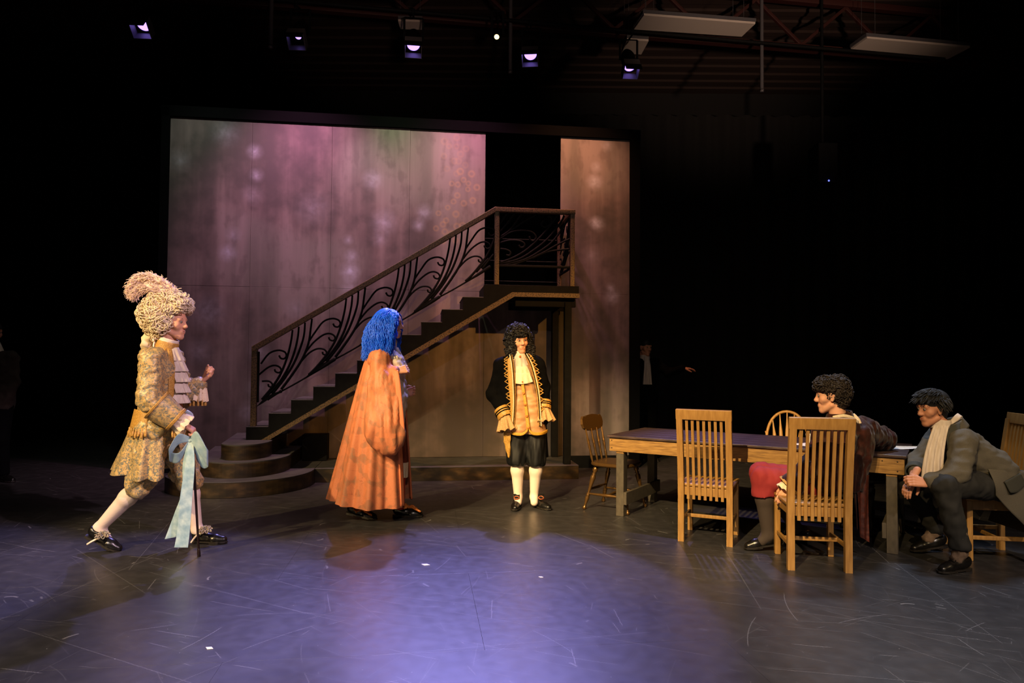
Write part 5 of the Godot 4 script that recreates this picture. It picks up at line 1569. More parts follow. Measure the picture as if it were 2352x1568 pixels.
# ---------------------------------------------------------------- blue wig and orange robe
func build_robe_person() -> void:
	var t := thing("person", "person in a long blue wavy wig and flowing orange floral robe, standing in profile", "person", Vector3(-1.099, 0, -6.141))
	var head := Vector3(0.01, 1.735, 0)
	var B := facing(Vector3(1, 0, 0.08))
	var shN := Vector3(-0.045, 1.42, 0.165)
	var shF := Vector3(-0.035, 1.43, -0.165)
	var elN := Vector3(-0.03, 1.17, 0.25)
	var wrN := Vector3(0.095, 1.315, 0.205)
	var elF := Vector3(0.0, 1.17, -0.22)
	var wrF := Vector3(0.10, 1.10, -0.13)
	var hipN := Vector3(0.0, 0.86, 0.085)
	var hipF := Vector3(0.005, 0.86, -0.085)
	var knN := Vector3(-0.06, 0.48, 0.09)
	var knF := Vector3(0.075, 0.47, -0.08)
	var anN := Vector3(-0.255, 0.135, 0.08)
	var anF := Vector3(0.10, 0.09, -0.07)
	var bones := [[Vector3(-0.02, 1.34, 0.06), Vector3(0.0, 1.02, 0.05), 0.10, 0.095], [Vector3(-0.02, 1.34, -0.06), Vector3(0.0, 1.02, -0.05), 0.10, 0.095],
		[Vector3(0, 1.02, 0.05), hipN, 0.095, 0.10], [Vector3(0, 1.02, -0.05), hipF, 0.095, 0.10], [Vector3(-0.03, 1.45, 0), Vector3(-0.01, 1.62, 0), 0.06, 0.052],
		[shN, shF, 0.055, 0.055], [shN, elN, 0.05, 0.04], [elN, wrN, 0.042, 0.03], [shF, elF, 0.05, 0.04], [elF, wrF, 0.04, 0.027]]
	bones.append_array(leg_bones(hipN, knN, anN, 0.085, 0.05, 0.034))
	bones.append_array(leg_bones(hipF, knF, anF, 0.085, 0.05, 0.034))
	body(t, bones, head, B, [[wrN, Vector3(0.8, 0.2, -0.45), Vector3(-0.2, -0.5, -0.8), "hand_grip", true], [wrF, Vector3(0.9, 0.25, 0.1), Vector3(0.1, 0.2, 0.95), "hand_curled", false]], M.skin)
	# shirt and its frills
	part("shirt", skin([[Vector3(0.03, 1.40, 0.05), Vector3(0.045, 1.02, 0.05), 0.098, 0.105], [Vector3(0.03, 1.40, -0.05), Vector3(0.045, 1.02, -0.05), 0.098, 0.105],
		[Vector3(0.05, 1.08, 0.045), Vector3(0.03, 0.86, 0.05), 0.108, 0.10], [Vector3(0.05, 1.08, -0.045), Vector3(0.03, 0.86, -0.05), 0.108, 0.10], [Vector3(-0.02, 1.45, 0), Vector3(0.0, 1.55, 0), 0.07, 0.064]], 0.013, 0.03).crumple(folds(10, 12), 0.02), M.cream, t)
	for k in 3:
		var y := 1.525 - 0.06 * k
		var x0 := 0.075 + 0.03 * k
		part("shirt_frill", Geo.new().cloth(func(u: float, v: float) -> Vector3:
			var w := (u - 0.5) * 2.0
			return Vector3(x0 + 0.038 * v - 0.05 * w * w + 0.008 * v * sin(u * 26.0 + k), y - 0.085 * v, w * 0.055), 30, 5, 0.005), M.cream, t)
	part("breeches", skin([[hipN, knN, 0.115, 0.085], [hipF, knF, 0.115, 0.085], [hipN, hipF, 0.12, 0.12]], 0.014, 0.03), M.robe_dark, t)
	for q in [[knN, anN], [knF, anF]]:
		part("knee_lace", frill(q[0] + Vector3(0.01, 0.02, 0), q[0].lerp(q[1], 0.30), 0.082, 0.078, 11, 0.007, 0.005, 55), M.lace, t)
		part("stocking", skin([[q[0], q[0].lerp(q[1], 0.28), 0.056, 0.060], [q[0].lerp(q[1], 0.28), q[1], 0.060, 0.040], [q[1], q[1] + Vector3(0.06, -0.045, 0), 0.04, 0.036]], 0.009, 0.025), M.red_stocking, t)
	var s1 := shoe(t, Vector3(-0.352, 0.055, 0.085), Vector3(0.25, -0.05, 0.0), Vector3(0.2, 0.97, 0))
	var s2 := shoe(t, Vector3(0.035, 0.0, -0.075), Vector3(1, 0, 0.1), Vector3.UP)
	var at := [Vector3(-0.21, 0.095, 0.11), Vector3(0.19, 0.095, -0.04)]
	for k in 2:
		var sh: MeshInstance3D = [s1, s2][k]
		var w := Vector3(0.02, -0.01, 0.03)
		part("shoe_bow", ribbon([at[k] + Vector3(-0.065, 0.01, 0.02), at[k] + Vector3(-0.03, 0.012, 0.01), at[k], at[k] + Vector3(0.035, -0.004, 0.008), at[k] + Vector3(0.075, -0.018, 0.012)], [w * 1.5, w, w * 0.4, w, w * 1.5], 0.012, 8, 5).crumple(folds(45, 20), 0.012), M.bow_gold, sh)
	# robe: shoulders, long body with folds, one great hanging sleeve on the near side
	part("robe_yoke", skin([[Vector3(-0.06, 1.45, 0.05), shN + Vector3(-0.02, -0.01, 0), 0.085, 0.095], [Vector3(-0.06, 1.45, -0.05), shF + Vector3(-0.02, -0.01, 0), 0.085, 0.095],
		[Vector3(-0.09, 1.42, 0.06), Vector3(-0.11, 1.2, 0.07), 0.10, 0.11], [Vector3(-0.09, 1.42, -0.06), Vector3(-0.11, 1.2, -0.07), 0.10, 0.11]], 0.014, 0.035, [[Vector3(0.8, 0.6, 0).normalized(), 0.86], [Vector3.RIGHT, 0.075]]).crumple(folds(8, 14), 0.010), M.robe, t)
	part("robe", Geo.new().cloth(func(u: float, v: float) -> Vector3:
		var th := deg_to_rad(lerpf(36, 330, u))
		var e := pow(v, 0.9)
		var cx := lerpf(-0.055, -0.145, e)
		var rx := lerpf(0.155, 0.365, e)
		var rz := lerpf(0.205, 0.305, e)
		var wv := 1.0 + (0.012 + 0.065 * v) * (sin(th * 9.0 + 0.8) + 0.5 * sin(th * 21.0 + 2.0 * v))
		return Vector3(cx + cos(th) * rx * wv, 1.42 - v * (1.285 - 0.045 * maxf(0.0, -cos(th))), sin(th) * rz * wv - 0.01), 150, 26, 0.007), M.robe, t)
	for q in [[36.0, 1.0], [330.0, 1.0]]:
		var pts := []
		var sd := []
		for k in 9:
			var v := 0.02 + 0.97 * k / 8.0
			var e := pow(v, 0.9)
			var th := deg_to_rad(q[0])
			pts.append(Vector3(lerpf(-0.055, -0.145, e) + cos(th) * lerpf(0.155, 0.365, e) * (1.0 + (0.012 + 0.065 * v) * (sin(th * 9.0 + 0.8) + 0.5 * sin(th * 21.0 + 2.0 * v))), 1.42 - v * 1.285, sin(th) * lerpf(0.205, 0.305, e) * (1.0 + (0.012 + 0.065 * v) * (sin(th * 9.0 + 0.8) + 0.5 * sin(th * 21.0 + 2.0 * v))) - 0.01))
			sd.append(Vector3(-0.012, 0, 0.022 if q[0] < 90.0 else -0.022))
		part("robe_edge", ribbon(pts, sd, 0.012), M.robe_trim, t)
	var slv := skin([[shN + Vector3(-0.01, 0, 0), elN, 0.095, 0.088], [elN, wrN + Vector3(-0.03, -0.01, 0), 0.088, 0.060],
		[Vector3(-0.02, 1.20, 0.27), Vector3(0.01, 0.80, 0.325), 0.115, 0.155, Vector3.BACK, 0.5], [Vector3(0.07, 1.24, 0.255), Vector3(0.095, 0.80, 0.325), 0.065, 0.10, Vector3.BACK, 0.5], [Vector3(0.01, 0.80, 0.325), Vector3(0.05, 0.745, 0.33), 0.15, 0.14, Vector3.BACK, 0.5]], 0.013, 0.03)
	var fs := FastNoiseLite.new()
	fs.seed = 17
	fs.frequency = 6.0
	fs.fractal_octaves = 2
	for k in slv.v.size():   # long hanging folds
		var p := slv.v[k]
		slv.v[k] += Vector3(0, 0, 1) * fs.get_noise_3d(p.x * 1.7 + p.y * 0.25, p.y * 0.3, 0.0) * 0.024 * smoothstep(0.25, 0.32, p.z)
	part("robe_sleeve", slv.drape(folds(7, 18), 0.018, Vector3(1.6, 0.22, 0.8)).drape(folds(13, 19), 0.006, Vector3(1.2, 0.3, 1.2)), M.robe, t)
	part("sleeve_edge", ribbon([Vector3(0.105, 1.325, 0.262), Vector3(0.125, 1.22, 0.30), Vector3(0.145, 1.08, 0.325), Vector3(0.165, 0.95, 0.345), Vector3(0.18, 0.82, 0.35), Vector3(0.17, 0.70, 0.35)], [Vector3(0.018, 0, 0), Vector3(0.022, 0, 0), Vector3(0.022, 0, 0), Vector3(0.02, 0, 0), Vector3(0.016, 0, 0), Vector3(0.01, 0, 0)], 0.010), M.robe_trim, t)
	part("robe_sleeve", skin([[shF, elF, 0.09, 0.085], [elF, wrF.lerp(elF, 0.3), 0.085, 0.075], [elF, Vector3(0.0, 0.85, -0.26), 0.09, 0.12, Vector3.BACK, 0.5]], 0.016, 0.03), M.robe, t)
	# wig of long waves
	var mass := skin([[Vector3(-0.03, 1.775, 0), Vector3(0.0, 1.77, 0), 0.108, 0.090], [Vector3(-0.07, 1.74, 0.0), Vector3(-0.09, 1.54, 0), 0.10, 0.085],
		[Vector3(-0.04, 1.70, 0.085), Vector3(-0.06, 1.50, 0.11), 0.065, 0.06], [Vector3(-0.02, 1.70, -0.085), Vector3(0.03, 1.50, -0.11), 0.065, 0.055]], 0.013, 0.04)
	var wig := part("wig", mass, M.blue_hair, t)
	var g := Geo.new()
	var k := 0
	while k < 900:
		var az := rng.randf_range(-PI, PI)
		var ele := asin(rng.randf_range(-0.25, 1.0))
		var dir := Vector3(cos(ele) * cos(az), sin(ele), cos(ele) * sin(az))
		if dir.x > 0.55 and dir.y < 0.62:
			continue
		k += 1
		var p0 := Vector3(0, 1.755, 0) + dir * Vector3(0.10, 0.115, 0.092)
		var out := Vector3(dir.x - 0.15, 0, dir.z).normalized()
		if out.x > 0.25:   # hair at the front is swept to the sides
			out = Vector3(0.25, 0, signf(dir.z) * 0.97)
		var reach := rng.randf_range(0.35, 1.0)
		var drop := rng.randf_range(1.40, 1.50) if dir.x < 0.25 else rng.randf_range(1.44, 1.56)
		var ph := rng.randf() * TAU
		var p := PackedVector3Array()
		var rr := PackedFloat32Array()
		for i in 15:
			var f := i / 14.0
			var y := lerpf(p0.y + 0.012 * sin(PI * f), drop, pow(f, 1.15))
			var r := 0.02 + (0.052 + 0.05 * reach) * sin(PI * minf(0.62, f * 0.75 + 0.06))
			var wv := 0.011 * minf(1.0, f * 4.0)
			var q := Vector3(p0.x, y, p0.z) + out * r * (1.0 if f > 0.0 else 0.3)
			q += Vector3(-0.035, 0, 0) * f
			q += Vector3(out.z, 0, -out.x) * sin(ph + f * 21.0) * wv + out * cos(ph + f * 21.0) * wv
			p.append(q)
			rr.append(0.0044 * (1.0 - 0.6 * f * f))
		g.tube(p, rr, 4, false)
	part("locks", g, M.blue_hair, wig)

# ---------------------------------------------------------------- black coat with gold lace
func build_black_coat_person() -> void:
	var t := thing("person", "person in black coat with wide gold lace and black curly wig, facing front", "person", Vector3(0.156, 0, -6.645))
	var head := Vector3(-0.088, 1.612, 0.005)
	var B := facing(Vector3(0.38, -0.06, 0.92), Vector3(-0.10, 1, 0))
	var shL := Vector3(-0.255, 1.375, -0.01)
	var shR := Vector3(0.075, 1.395, -0.01)
	var elL := Vector3(-0.325, 1.09, -0.02)
	var wrL := Vector3(-0.205, 0.865, 0.115)
	var elR := Vector3(0.150, 1.16, -0.01)
	var wrR := Vector3(0.150, 0.95, 0.075)
	var hipL := Vector3(-0.085, 0.84, 0)
	var hipR := Vector3(0.065, 0.84, 0)
	var knL := Vector3(-0.10, 0.46, 0.03)
	var knR := Vector3(0.088, 0.46, 0.03)
	var anL := Vector3(-0.085, 0.10, -0.01)
	var anR := Vector3(0.070, 0.10, -0.01)
	var bones := [[Vector3(-0.15, 1.30, 0), Vector3(-0.09, 1.03, 0.01), 0.10, 0.095], [Vector3(-0.02, 1.31, 0), Vector3(0.03, 1.03, 0.01), 0.10, 0.095],
		[Vector3(-0.09, 1.03, 0.01), hipL, 0.095, 0.10], [Vector3(0.03, 1.03, 0.01), hipR, 0.095, 0.10], [Vector3(-0.085, 1.40, -0.02), Vector3(-0.088, 1.52, -0.01), 0.06, 0.052],
		[shL, shR, 0.05, 0.05], [shL, elL, 0.05, 0.04], [elL, wrL, 0.04, 0.027], [shR, elR, 0.05, 0.04], [elR, wrR, 0.04, 0.027]]
	bones.append_array(leg_bones(hipL, knL, anL, 0.085, 0.05, 0.034))
	bones.append_array(leg_bones(hipR, knR, anR, 0.085, 0.05, 0.034))
	body(t, bones, head, B, [[wrL, Vector3(0.35, -0.85, 0.2), Vector3(0.4, 0.1, -0.9), "hand_relaxed", true], [wrR, Vector3(0.0, -0.95, 0.25), Vector3(-0.9, 0, -0.3), "hand_relaxed", false]], M.skin)
	# waistcoat
	var wc := part("waistcoat", skin([[Vector3(-0.115, 1.36, 0.035), Vector3(-0.07, 1.0, 0.045), 0.09, 0.10], [Vector3(-0.045, 1.36, 0.035), Vector3(0.025, 1.0, 0.045), 0.09, 0.10],
		[Vector3(-0.085, 1.0, 0.045), Vector3(-0.065, 0.66, 0.05), 0.110, 0.115], [Vector3(0.035, 1.0, 0.045), Vector3(0.075, 0.66, 0.05), 0.110, 0.115]], 0.012, 0.03, [[Vector3.DOWN, -0.715]]).drape(folds(10, 22), 0.010, Vector3(0.5, 1.6, 0.5)), M.tan_satin, t)
	part("waistcoat_braid", ribbon([Vector3(-0.055, 1.20, 0.155), Vector3(-0.03, 1.05, 0.162), Vector3(-0.010, 0.9, 0.168), Vector3(0.006, 0.765, 0.176)], [Vector3(0.014, 0, 0), Vector3(0.015, 0, 0), Vector3(0.015, 0, 0), Vector3(0.018, 0, 0)], 0.012).add(
		ribbon([Vector3(-0.185, 0.74, 0.06), Vector3(-0.13, 0.725, 0.155), Vector3(-0.05, 0.725, 0.175), Vector3(0.0, 0.765, 0.178)], [Vector3(0, 0.014, 0), Vector3(0, 0.014, 0), Vector3(0, 0.014, 0), Vector3(0, 0.014, 0)], 0.010)).add(
		ribbon([Vector3(0.010, 0.765, 0.178), Vector3(0.05, 0.73, 0.175), Vector3(0.13, 0.728, 0.155), Vector3(0.19, 0.745, 0.06)], [Vector3(0, 0.014, 0), Vector3(0, 0.014, 0), Vector3(0, 0.014, 0), Vector3(0, 0.014, 0)], 0.010)), M.yellow_braid, wc)
	for k in 5:
		var f := k / 4.0
		part("button", Geo.new().ball(Vector3(-0.058 + 0.062 * f, 1.215 - 0.43 * f, 0.168 + 0.016 * f), Vector3(0.012, 0.012, 0.008), 10, 6), M.bow_gold, wc)
	for s in [[-0.125, 0.955, -0.2], [0.105, 0.955, 0.2]]:
		part("pocket_flap", Geo.new().box(Vector3(s[0], s[1], 0.135), Vector3(0.085, 0.04, 0.012), 0.003, Basis(Vector3.UP, s[2]) * Basis(Vector3.BACK, s[2] * 0.8)), M.yellow_braid, wc)
	# coat
	part("coat", skin([[Vector3(-0.20, 1.35, 0.005), Vector3(-0.175, 0.93, 0.03), 0.088, 0.085], [Vector3(0.075, 1.36, 0.005), Vector3(0.135, 0.93, 0.03), 0.085, 0.082], [Vector3(-0.17, 1.32, -0.035), Vector3(-0.115, 1.02, -0.03), 0.118, 0.115], [Vector3(0.0, 1.33, -0.035), Vector3(0.06, 1.02, -0.03), 0.118, 0.115],
		[Vector3(-0.115, 1.02, -0.03), Vector3(-0.105, 0.86, -0.03), 0.115, 0.125], [Vector3(0.06, 1.02, -0.03), Vector3(0.09, 0.86, -0.03), 0.115, 0.12],
		[shL + Vector3(0.02, 0, 0), shR + Vector3(-0.02, 0, 0), 0.078, 0.078], [Vector3(-0.13, 1.42, -0.035), Vector3(-0.04, 1.43, -0.035), 0.075, 0.075],
		[shL, elL, 0.078, 0.070], [elL, wrL.lerp(elL, 0.12), 0.070, 0.056], [shR, elR, 0.076, 0.068], [elR, wrR.lerp(elR, 0.15), 0.068, 0.056]], 0.013, 0.03).crumple(folds(7, 23), 0.014), M.black_wool, t)
	part("coat_skirt", Geo.new().cloth(func(u: float, v: float) -> Vector3:
		var th := deg_to_rad(lerpf(142, 398, u))
		var wv := 1.0 + 0.05 * v * sin(th * 8.0)
		return Vector3(lerpf(-0.03, 0.0, v) + cos(th) * lerpf(0.205, 0.195, v) * wv, 0.92 - 0.43 * v, -0.01 + sin(th) * lerpf(0.15, 0.16, v) * wv), 70, 10, 0.008), M.black_wool, t)
	# gold lace down both fronts: a wide band, cords and a row of looped points
	var zf := func(x: float, y: float) -> float:
		var cx := lerpf(0.0, -0.09, clampf((y - 0.85) / 0.5, 0.0, 1.0))
		return 0.012 + 0.165 * sqrt(maxf(0.02, 1.0 - pow((x - cx) / 0.245, 2.0)))
	var band := func(inner: Array, outer: Array) -> void:
		var a := curve(inner, 6)
		var b := curve(outer, 6)
		var n := a.size() - 1
		var lace := part("gold_lapel", Geo.new().cloth(func(u: float, v: float) -> Vector3:
			var i := int(v * n + 0.5)
			var q := a[i].lerp(b[i], u)
			return Vector3(q.x, q.y, zf.call(q.x, q.y) + 0.004), 6, n, 0.010), M.gold_braid, t)
		for side in 2:
			var off := Vector3((1 if b[0].x > a[0].x else -1) * [0.010, 0.022][side], 0, 0)
			var p := PackedVector3Array()
			for q in a:
				p.append(Vector3(q.x + off.x, q.y, zf.call(q.x + off.x, q.y) + 0.010))
			part("cord", Geo.new().tube(p, 0.0045, 6), M.black_wool if side == 0 else M.lace, lace)
		for k in 13:
			var f := (k + 0.5) / 13.5
			var i := int(f * n)
			var o: Vector3 = b[i]
			var s := signf(b[0].x - a[0].x)
			var pts := []
			for q in [[0.0, 0.022], [s * 0.034, 0.0], [0.0, -0.022]]:
				var xx: float = o.x + q[0]
				pts.append(Vector3(xx, o.y + q[1], zf.call(xx, o.y) + 0.008))
			part("looped_point", Geo.new().tube(pv(pts), 0.0055, 6), M.gold_braid, lace)
	band.call([Vector3(-0.155, 1.475, 0), Vector3(-0.135, 1.36, 0), Vector3(-0.122, 1.2, 0), Vector3(-0.115, 1.0, 0), Vector3(-0.125, 0.80, 0)], [Vector3(-0.195, 1.43, 0), Vector3(-0.195, 1.34, 0), Vector3(-0.185, 1.19, 0), Vector3(-0.165, 1.0, 0), Vector3(-0.155, 0.80, 0)])
	band.call([Vector3(-0.04, 1.485, 0), Vector3(0.015, 1.38, 0), Vector3(0.06, 1.22, 0), Vector3(0.09, 1.05, 0), Vector3(0.105, 0.80, 0)], [Vector3(0.0, 1.46, 0), Vector3(0.05, 1.38, 0), Vector3(0.095, 1.22, 0), Vector3(0.118, 1.05, 0), Vector3(0.13, 0.80, 0)])
	part("skirt_lace", ribbon([Vector3(-0.185, 0.86, 0.12), Vector3(-0.195, 0.72, 0.12), Vector3(-0.19, 0.60, 0.10), Vector3(-0.175, 0.49, 0.08)], [Vector3(0.03, 0, 0.01), Vector3(0.035, 0, 0.01), Vector3(0.025, 0, 0.01), Vector3(0.006, 0, 0)], 0.010).crumple(folds(14, 30), 0.012), M.gold_braid, t)
	# jabot
	part("neck_cloth", frill(Vector3(-0.086, 1.44, -0.012), Vector3(-0.088, 1.515, -0.005), 0.070, 0.062, 0, 0, 0.010), M.cream, t)
	for k in 3:
		var y: float = [1.485, 1.36, 1.30][k]
		var hh: float = [0.20, 0.09, 0.105][k]
		part("jabot_tier", Geo.new().cloth(func(u: float, v: float) -> Vector3:
			var w := (u - 0.5) * 2.0
			return Vector3(-0.085 + 0.02 * (1.485 - y) / 0.2 + w * (0.050 + 0.050 * v * (1.0 if k == 0 else 0.6) + 0.016 * k), y - hh * v * (1.0 - 0.22 * w * w), 0.115 + 0.03 * minf(1.0, (1.485 - y + hh * v) / 0.15) + 0.012 * k - 0.03 * w * w + 0.006 * v * sin(u * 24.0 + k)), 34, 7, 0.004), M.lace if k else M.linen, t)
	part("brooch", Geo.new().ball(Vector3(-0.078, 1.455, 0.125), Vector3(0.010, 0.014, 0.008), 10, 6), M.bow_gold, t)
	# cuffs and wrist lace
	for q in [[elL, wrL], [elR, wrR]]:
		var e: Vector3 = q[0]
		var w: Vector3 = q[1]
		var cf := part("cuff", frill(e.lerp(w, 0.62), e.lerp(w, 0.98), 0.072, 0.070, 14, 0.003, 0.010), M.gold_braid, t)
		part("cord", frill(e.lerp(w, 0.72), e.lerp(w, 0.75), 0.078, 0.078, 0, 0, 0.008).add(frill(e.lerp(w, 0.80), e.lerp(w, 0.83), 0.078, 0.078, 0, 0, 0.008)), M.black_wool, cf)
		part("wrist_lace", frill(e.lerp(w, 0.92), w + Vector3(0.015, -0.115, 0.02), 0.055, 0.092, 9, 0.016, 0.004, 60), M.tan_lace, t)
	# breeches, stockings, buckled shoes
	part("breeches", skin([[Vector3(-0.07, 0.88, 0), hipL, 0.115, 0.125], [hipL, knL, 0.122, 0.098], [Vector3(0.05, 0.88, 0), hipR, 0.115, 0.122], [hipR, knR, 0.122, 0.098]], 0.013, 0.022, [[Vector3.DOWN, -0.405]]).drape(folds(11, 25), 0.014, Vector3(1.3, 0.3, 1.3)), M.black_silk, t)
	for q in [[knL, anL], [knR, anR]]:
		part("stocking", skin([[q[0], q[0].lerp(q[1], 0.28), 0.056, 0.061], [q[0].lerp(q[1], 0.28), q[1], 0.061, 0.039], [q[1], q[1] + Vector3(0, -0.04, 0.06), 0.04, 0.036]], 0.009, 0.025), M.stocking, t)
	var sL := shoe(t, Vector3(-0.08, 0, -0.085), Vector3(-0.16, 0, 0.98), Vector3.UP)
	var sR := shoe(t, Vector3(0.055, 0, -0.075), Vector3(0.58, 0, 0.82), Vector3.UP)
	var dd := [[sL, Vector3(-0.10, 0.10, 0.055)], [sR, Vector3(0.135, 0.10, 0.04)]]
	for q in dd:
		var c: Vector3 = q[1]
		part("tongue", Geo.new().box(c + Vector3(0, 0.015, -0.012), Vector3(0.06, 0.05, 0.008), 0.003, Basis(Vector3.RIGHT, -0.7)), M.leather, q[0])
		var ring := []
		for k in 13:
			var a := TAU * k / 12
			ring.append(c + Basis(Vector3.RIGHT, -0.8) * Vector3(cos(a) * 0.024, sin(a) * 0.018, 0.004))
		part("buckle", Geo.new().tube(pv(ring), 0.006, 6, false), M.copper, q[0])
	# wig of black ringlets
	var X := Transform3D(B, head)
	var hb := [[Vector3(0, 0.06, -0.03), Vector3(0, 0.065, 0.01), 0.103, 0.092], [Vector3(0, 0.0, -0.06), Vector3(0, -0.12, -0.06), 0.09, 0.08],
		[Vector3(-0.08, 0.02, -0.01), Vector3(-0.09, -0.14, 0.02), 0.052, 0.05], [Vector3(0.08, 0.02, -0.01), Vector3(0.09, -0.14, 0.02), 0.052, 0.05]]
	for b in hb:
		b[0] = X * b[0]
		b[1] = X * b[1]
	var mass := skin(hb, 0.012, 0.035)
	var wig := part("wig", mass, M.black_hair, t)
	part("curls", curls(mass.crumple(folds(25, 27), 0.02), 850, 0.016, 0.0038, 2.0, 0.2, func(p: Vector3) -> bool:
		var l := X.affine_inverse() * p
		return not (l.z > 0.04 and absf(l.x) < 0.06 and l.y < 0.05), 0.012), M.black_hair, wig)
	var g := Geo.new()
	for k in 40:   # ringlets over the shoulders
		var s := -1.0 if k % 2 else 1.0
		var p0 := X * Vector3(s * rng.randf_range(0.07, 0.115), rng.randf_range(-0.12, -0.02), rng.randf_range(-0.06, 0.075))
		var p := PackedVector3Array()
		for i in 34:
			var f := i / 33.0
			p.append(p0 + Vector3(cos(f * 28.0 + k) * 0.013, -0.13 * f, sin(f * 28.0 + k) * 0.013))
		g.tube(p, 0.006, 5, false)
	part("ringlets", g, M.black_hair, wig)

# ---------------------------------------------------------------- velvet coat, seated at the table
func build_velvet_person() -> void:
	var t := thing("person", "person with short curly brown hair in a maroon velvet coat, seated sideways at the table", "person", Vector3(2.266, 0, -5.064))
	var head := Vector3(0.075, 1.172, 0.045)
	var B := facing(Vector3(-0.93, -0.05, -0.36))
	var shL := Vector3(0.02, 0.925, 0.12)
	var shR := Vector3(0.375, 0.925, -0.08)
	var elL := Vector3(-0.12, 0.66, 0.15)
	var wrL := Vector3(-0.245, 0.525, 0.11)
	var elR := Vector3(0.645, 0.815, -0.30)
	var wrR := Vector3(0.70, 0.845, -0.50)
	var hipL := Vector3(-0.02, 0.53, 0.02)
	var hipR := Vector3(0.06, 0.53, -0.14)
	var knL := Vector3(-0.375, 0.545, -0.10)
	var knR := Vector3(-0.30, 0.545, -0.32)
	var anL := Vector3(-0.325, 0.115, -0.12)
	var anR := Vector3(-0.02, 0.12, -0.36)
	var bones := [[Vector3(0.10, 0.86, 0.08), Vector3(0.03, 0.58, 0.09), 0.10, 0.10], [Vector3(0.28, 0.86, -0.03), Vector3(0.10, 0.58, -0.05), 0.10, 0.10], [Vector3(0.18, 0.95, 0.03), Vector3(0.105, 1.09, 0.05), 0.06, 0.054],
		[shL, shR, 0.052, 0.052], [shL, elL, 0.05, 0.04], [elL, wrL, 0.04, 0.027], [shR, elR, 0.05, 0.04], [elR, wrR, 0.04, 0.027], [hipL, hipR, 0.10, 0.10]]
	bones.append_array(leg_bones(hipL, knL, anL, 0.08, 0.052, 0.034))
	bones.append_array(leg_bones(hipR, knR, anR, 0.08, 0.052, 0.034))
	body(t, bones, head, B, [[wrL, Vector3(-0.55, -0.83, -0.05), Vector3(0.4, -0.3, -0.9), "hand_relaxed", false], [wrR, Vector3(-0.5, 0.05, -0.85), Vector3(0.0, -1.0, 0.0), "hand_curled", true]], M.skin)
	var coat := skin([[Vector3(0.10, 0.87, 0.08), Vector3(0.03, 0.58, 0.10), 0.128, 0.13], [Vector3(0.29, 0.87, -0.02), Vector3(0.13, 0.58, -0.05), 0.128, 0.13], [Vector3(0.31, 0.80, 0.0), Vector3(0.19, 0.50, 0.02), 0.10, 0.115],
		[shL, shR, 0.083, 0.083], [Vector3(0.17, 0.97, 0.04), Vector3(0.15, 1.0, 0.045), 0.085, 0.07], [shL, elL, 0.082, 0.078], [elL, wrL.lerp(elL, 0.08), 0.082, 0.066],
		[shR, elR, 0.088, 0.085], [elR, wrR, 0.085, 0.062]], 0.013, 0.03, [[Vector3.DOWN, -0.475]])
	part("coat", coat.crumple(folds(7, 33), 0.020).drape(folds(14, 34), 0.016, Vector3(1.3, 0.4, 1.0)), M.velvet, t)
	# coat tails hanging off the chair
	part("coat_tail", Geo.new().cloth(func(u: float, v: float) -> Vector3:
		return Vector3(0.19 + 0.16 * u * (1.0 - 0.1 * v) + 0.045 * v * (1.0 - u), 0.64 - 0.50 * v * (1.0 - 0.16 * (1.0 - u)), 0.10 - 0.08 * u + 0.018 * sin(u * 9.0 + v * 3.0)), 18, 16, 0.008), M.velvet, t)
	part("tail_lining", Geo.new().cloth(func(u: float, v: float) -> Vector3:
		return Vector3(0.215 + 0.135 * u - 0.01 * v + 0.05 * v * (1.0 - u), 0.60 - 0.485 * v * (1.0 - 0.10 * (1.0 - u)), 0.112 - 0.06 * u + 0.012 * sin(u * 10.0 + v * 4.0)), 16, 14, 0.006), M.velvet_lining, t)
	# collar with gold edge
	part("collar", frill(Vector3(0.145, 0.985, 0.045), Vector3(0.135, 1.055, 0.05), 0.098, 0.080, 0, 0, 0.012), M.velvet, t)
	part("collar_braid", ribbon([Vector3(0.055, 1.02, 0.115), Vector3(0.12, 1.035, 0.145), Vector3(0.19, 1.02, 0.135), Vector3(0.245, 0.985, 0.105)], [Vector3(0, 0.011, 0.002), Vector3(0, 0.011, 0.002), Vector3(0, 0.011, 0), Vector3(0, 0.012, 0)], 0.008).add(ribbon([Vector3(0.215, 1.045, 0.085), Vector3(0.245, 1.01, 0.095), Vector3(0.262, 0.975, 0.095)], [Vector3(0.012, 0.003, 0), Vector3(0.013, 0.003, 0), Vector3(0.013, 0.003, 0)], 0.008)), M.lace, t)
	# cuff on the near wrist
	var cf := part("cuff", frill(elL.lerp(wrL, 0.72), elL.lerp(wrL, 1.02), 0.078, 0.088, 6, 0.004, 0.010), M.velvet, t)
	part("cuff_braid", frill(elL.lerp(wrL, 0.98), elL.lerp(wrL, 1.07), 0.088, 0.092, 0, 0, 0.012), M.gold_braid, cf)
	part("wrist_lace", frill(elL.lerp(wrL, 0.98), wrL + Vector3(-0.035, -0.045, 0), 0.06, 0.074, 9, 0.008, 0.004, 48), M.lace, t)
	# red breeches, stockings, shoes
	part("breeches", skin([[hipL, knL, 0.105, 0.083], [knL, knL + Vector3(0.015, -0.2, -0.005), 0.086, 0.088], [hipR, knR, 0.105, 0.083], [knR, knR + Vector3(0.02, -0.2, 0), 0.086, 0.088], [hipL, hipR, 0.11, 0.11]], 0.012, 0.02, [[Vector3(0.1, -1, 0).normalized(), -0.445]]).drape(folds(9, 36), 0.014, Vector3(1.0, 0.6, 0.4)), M.red_cloth, t)
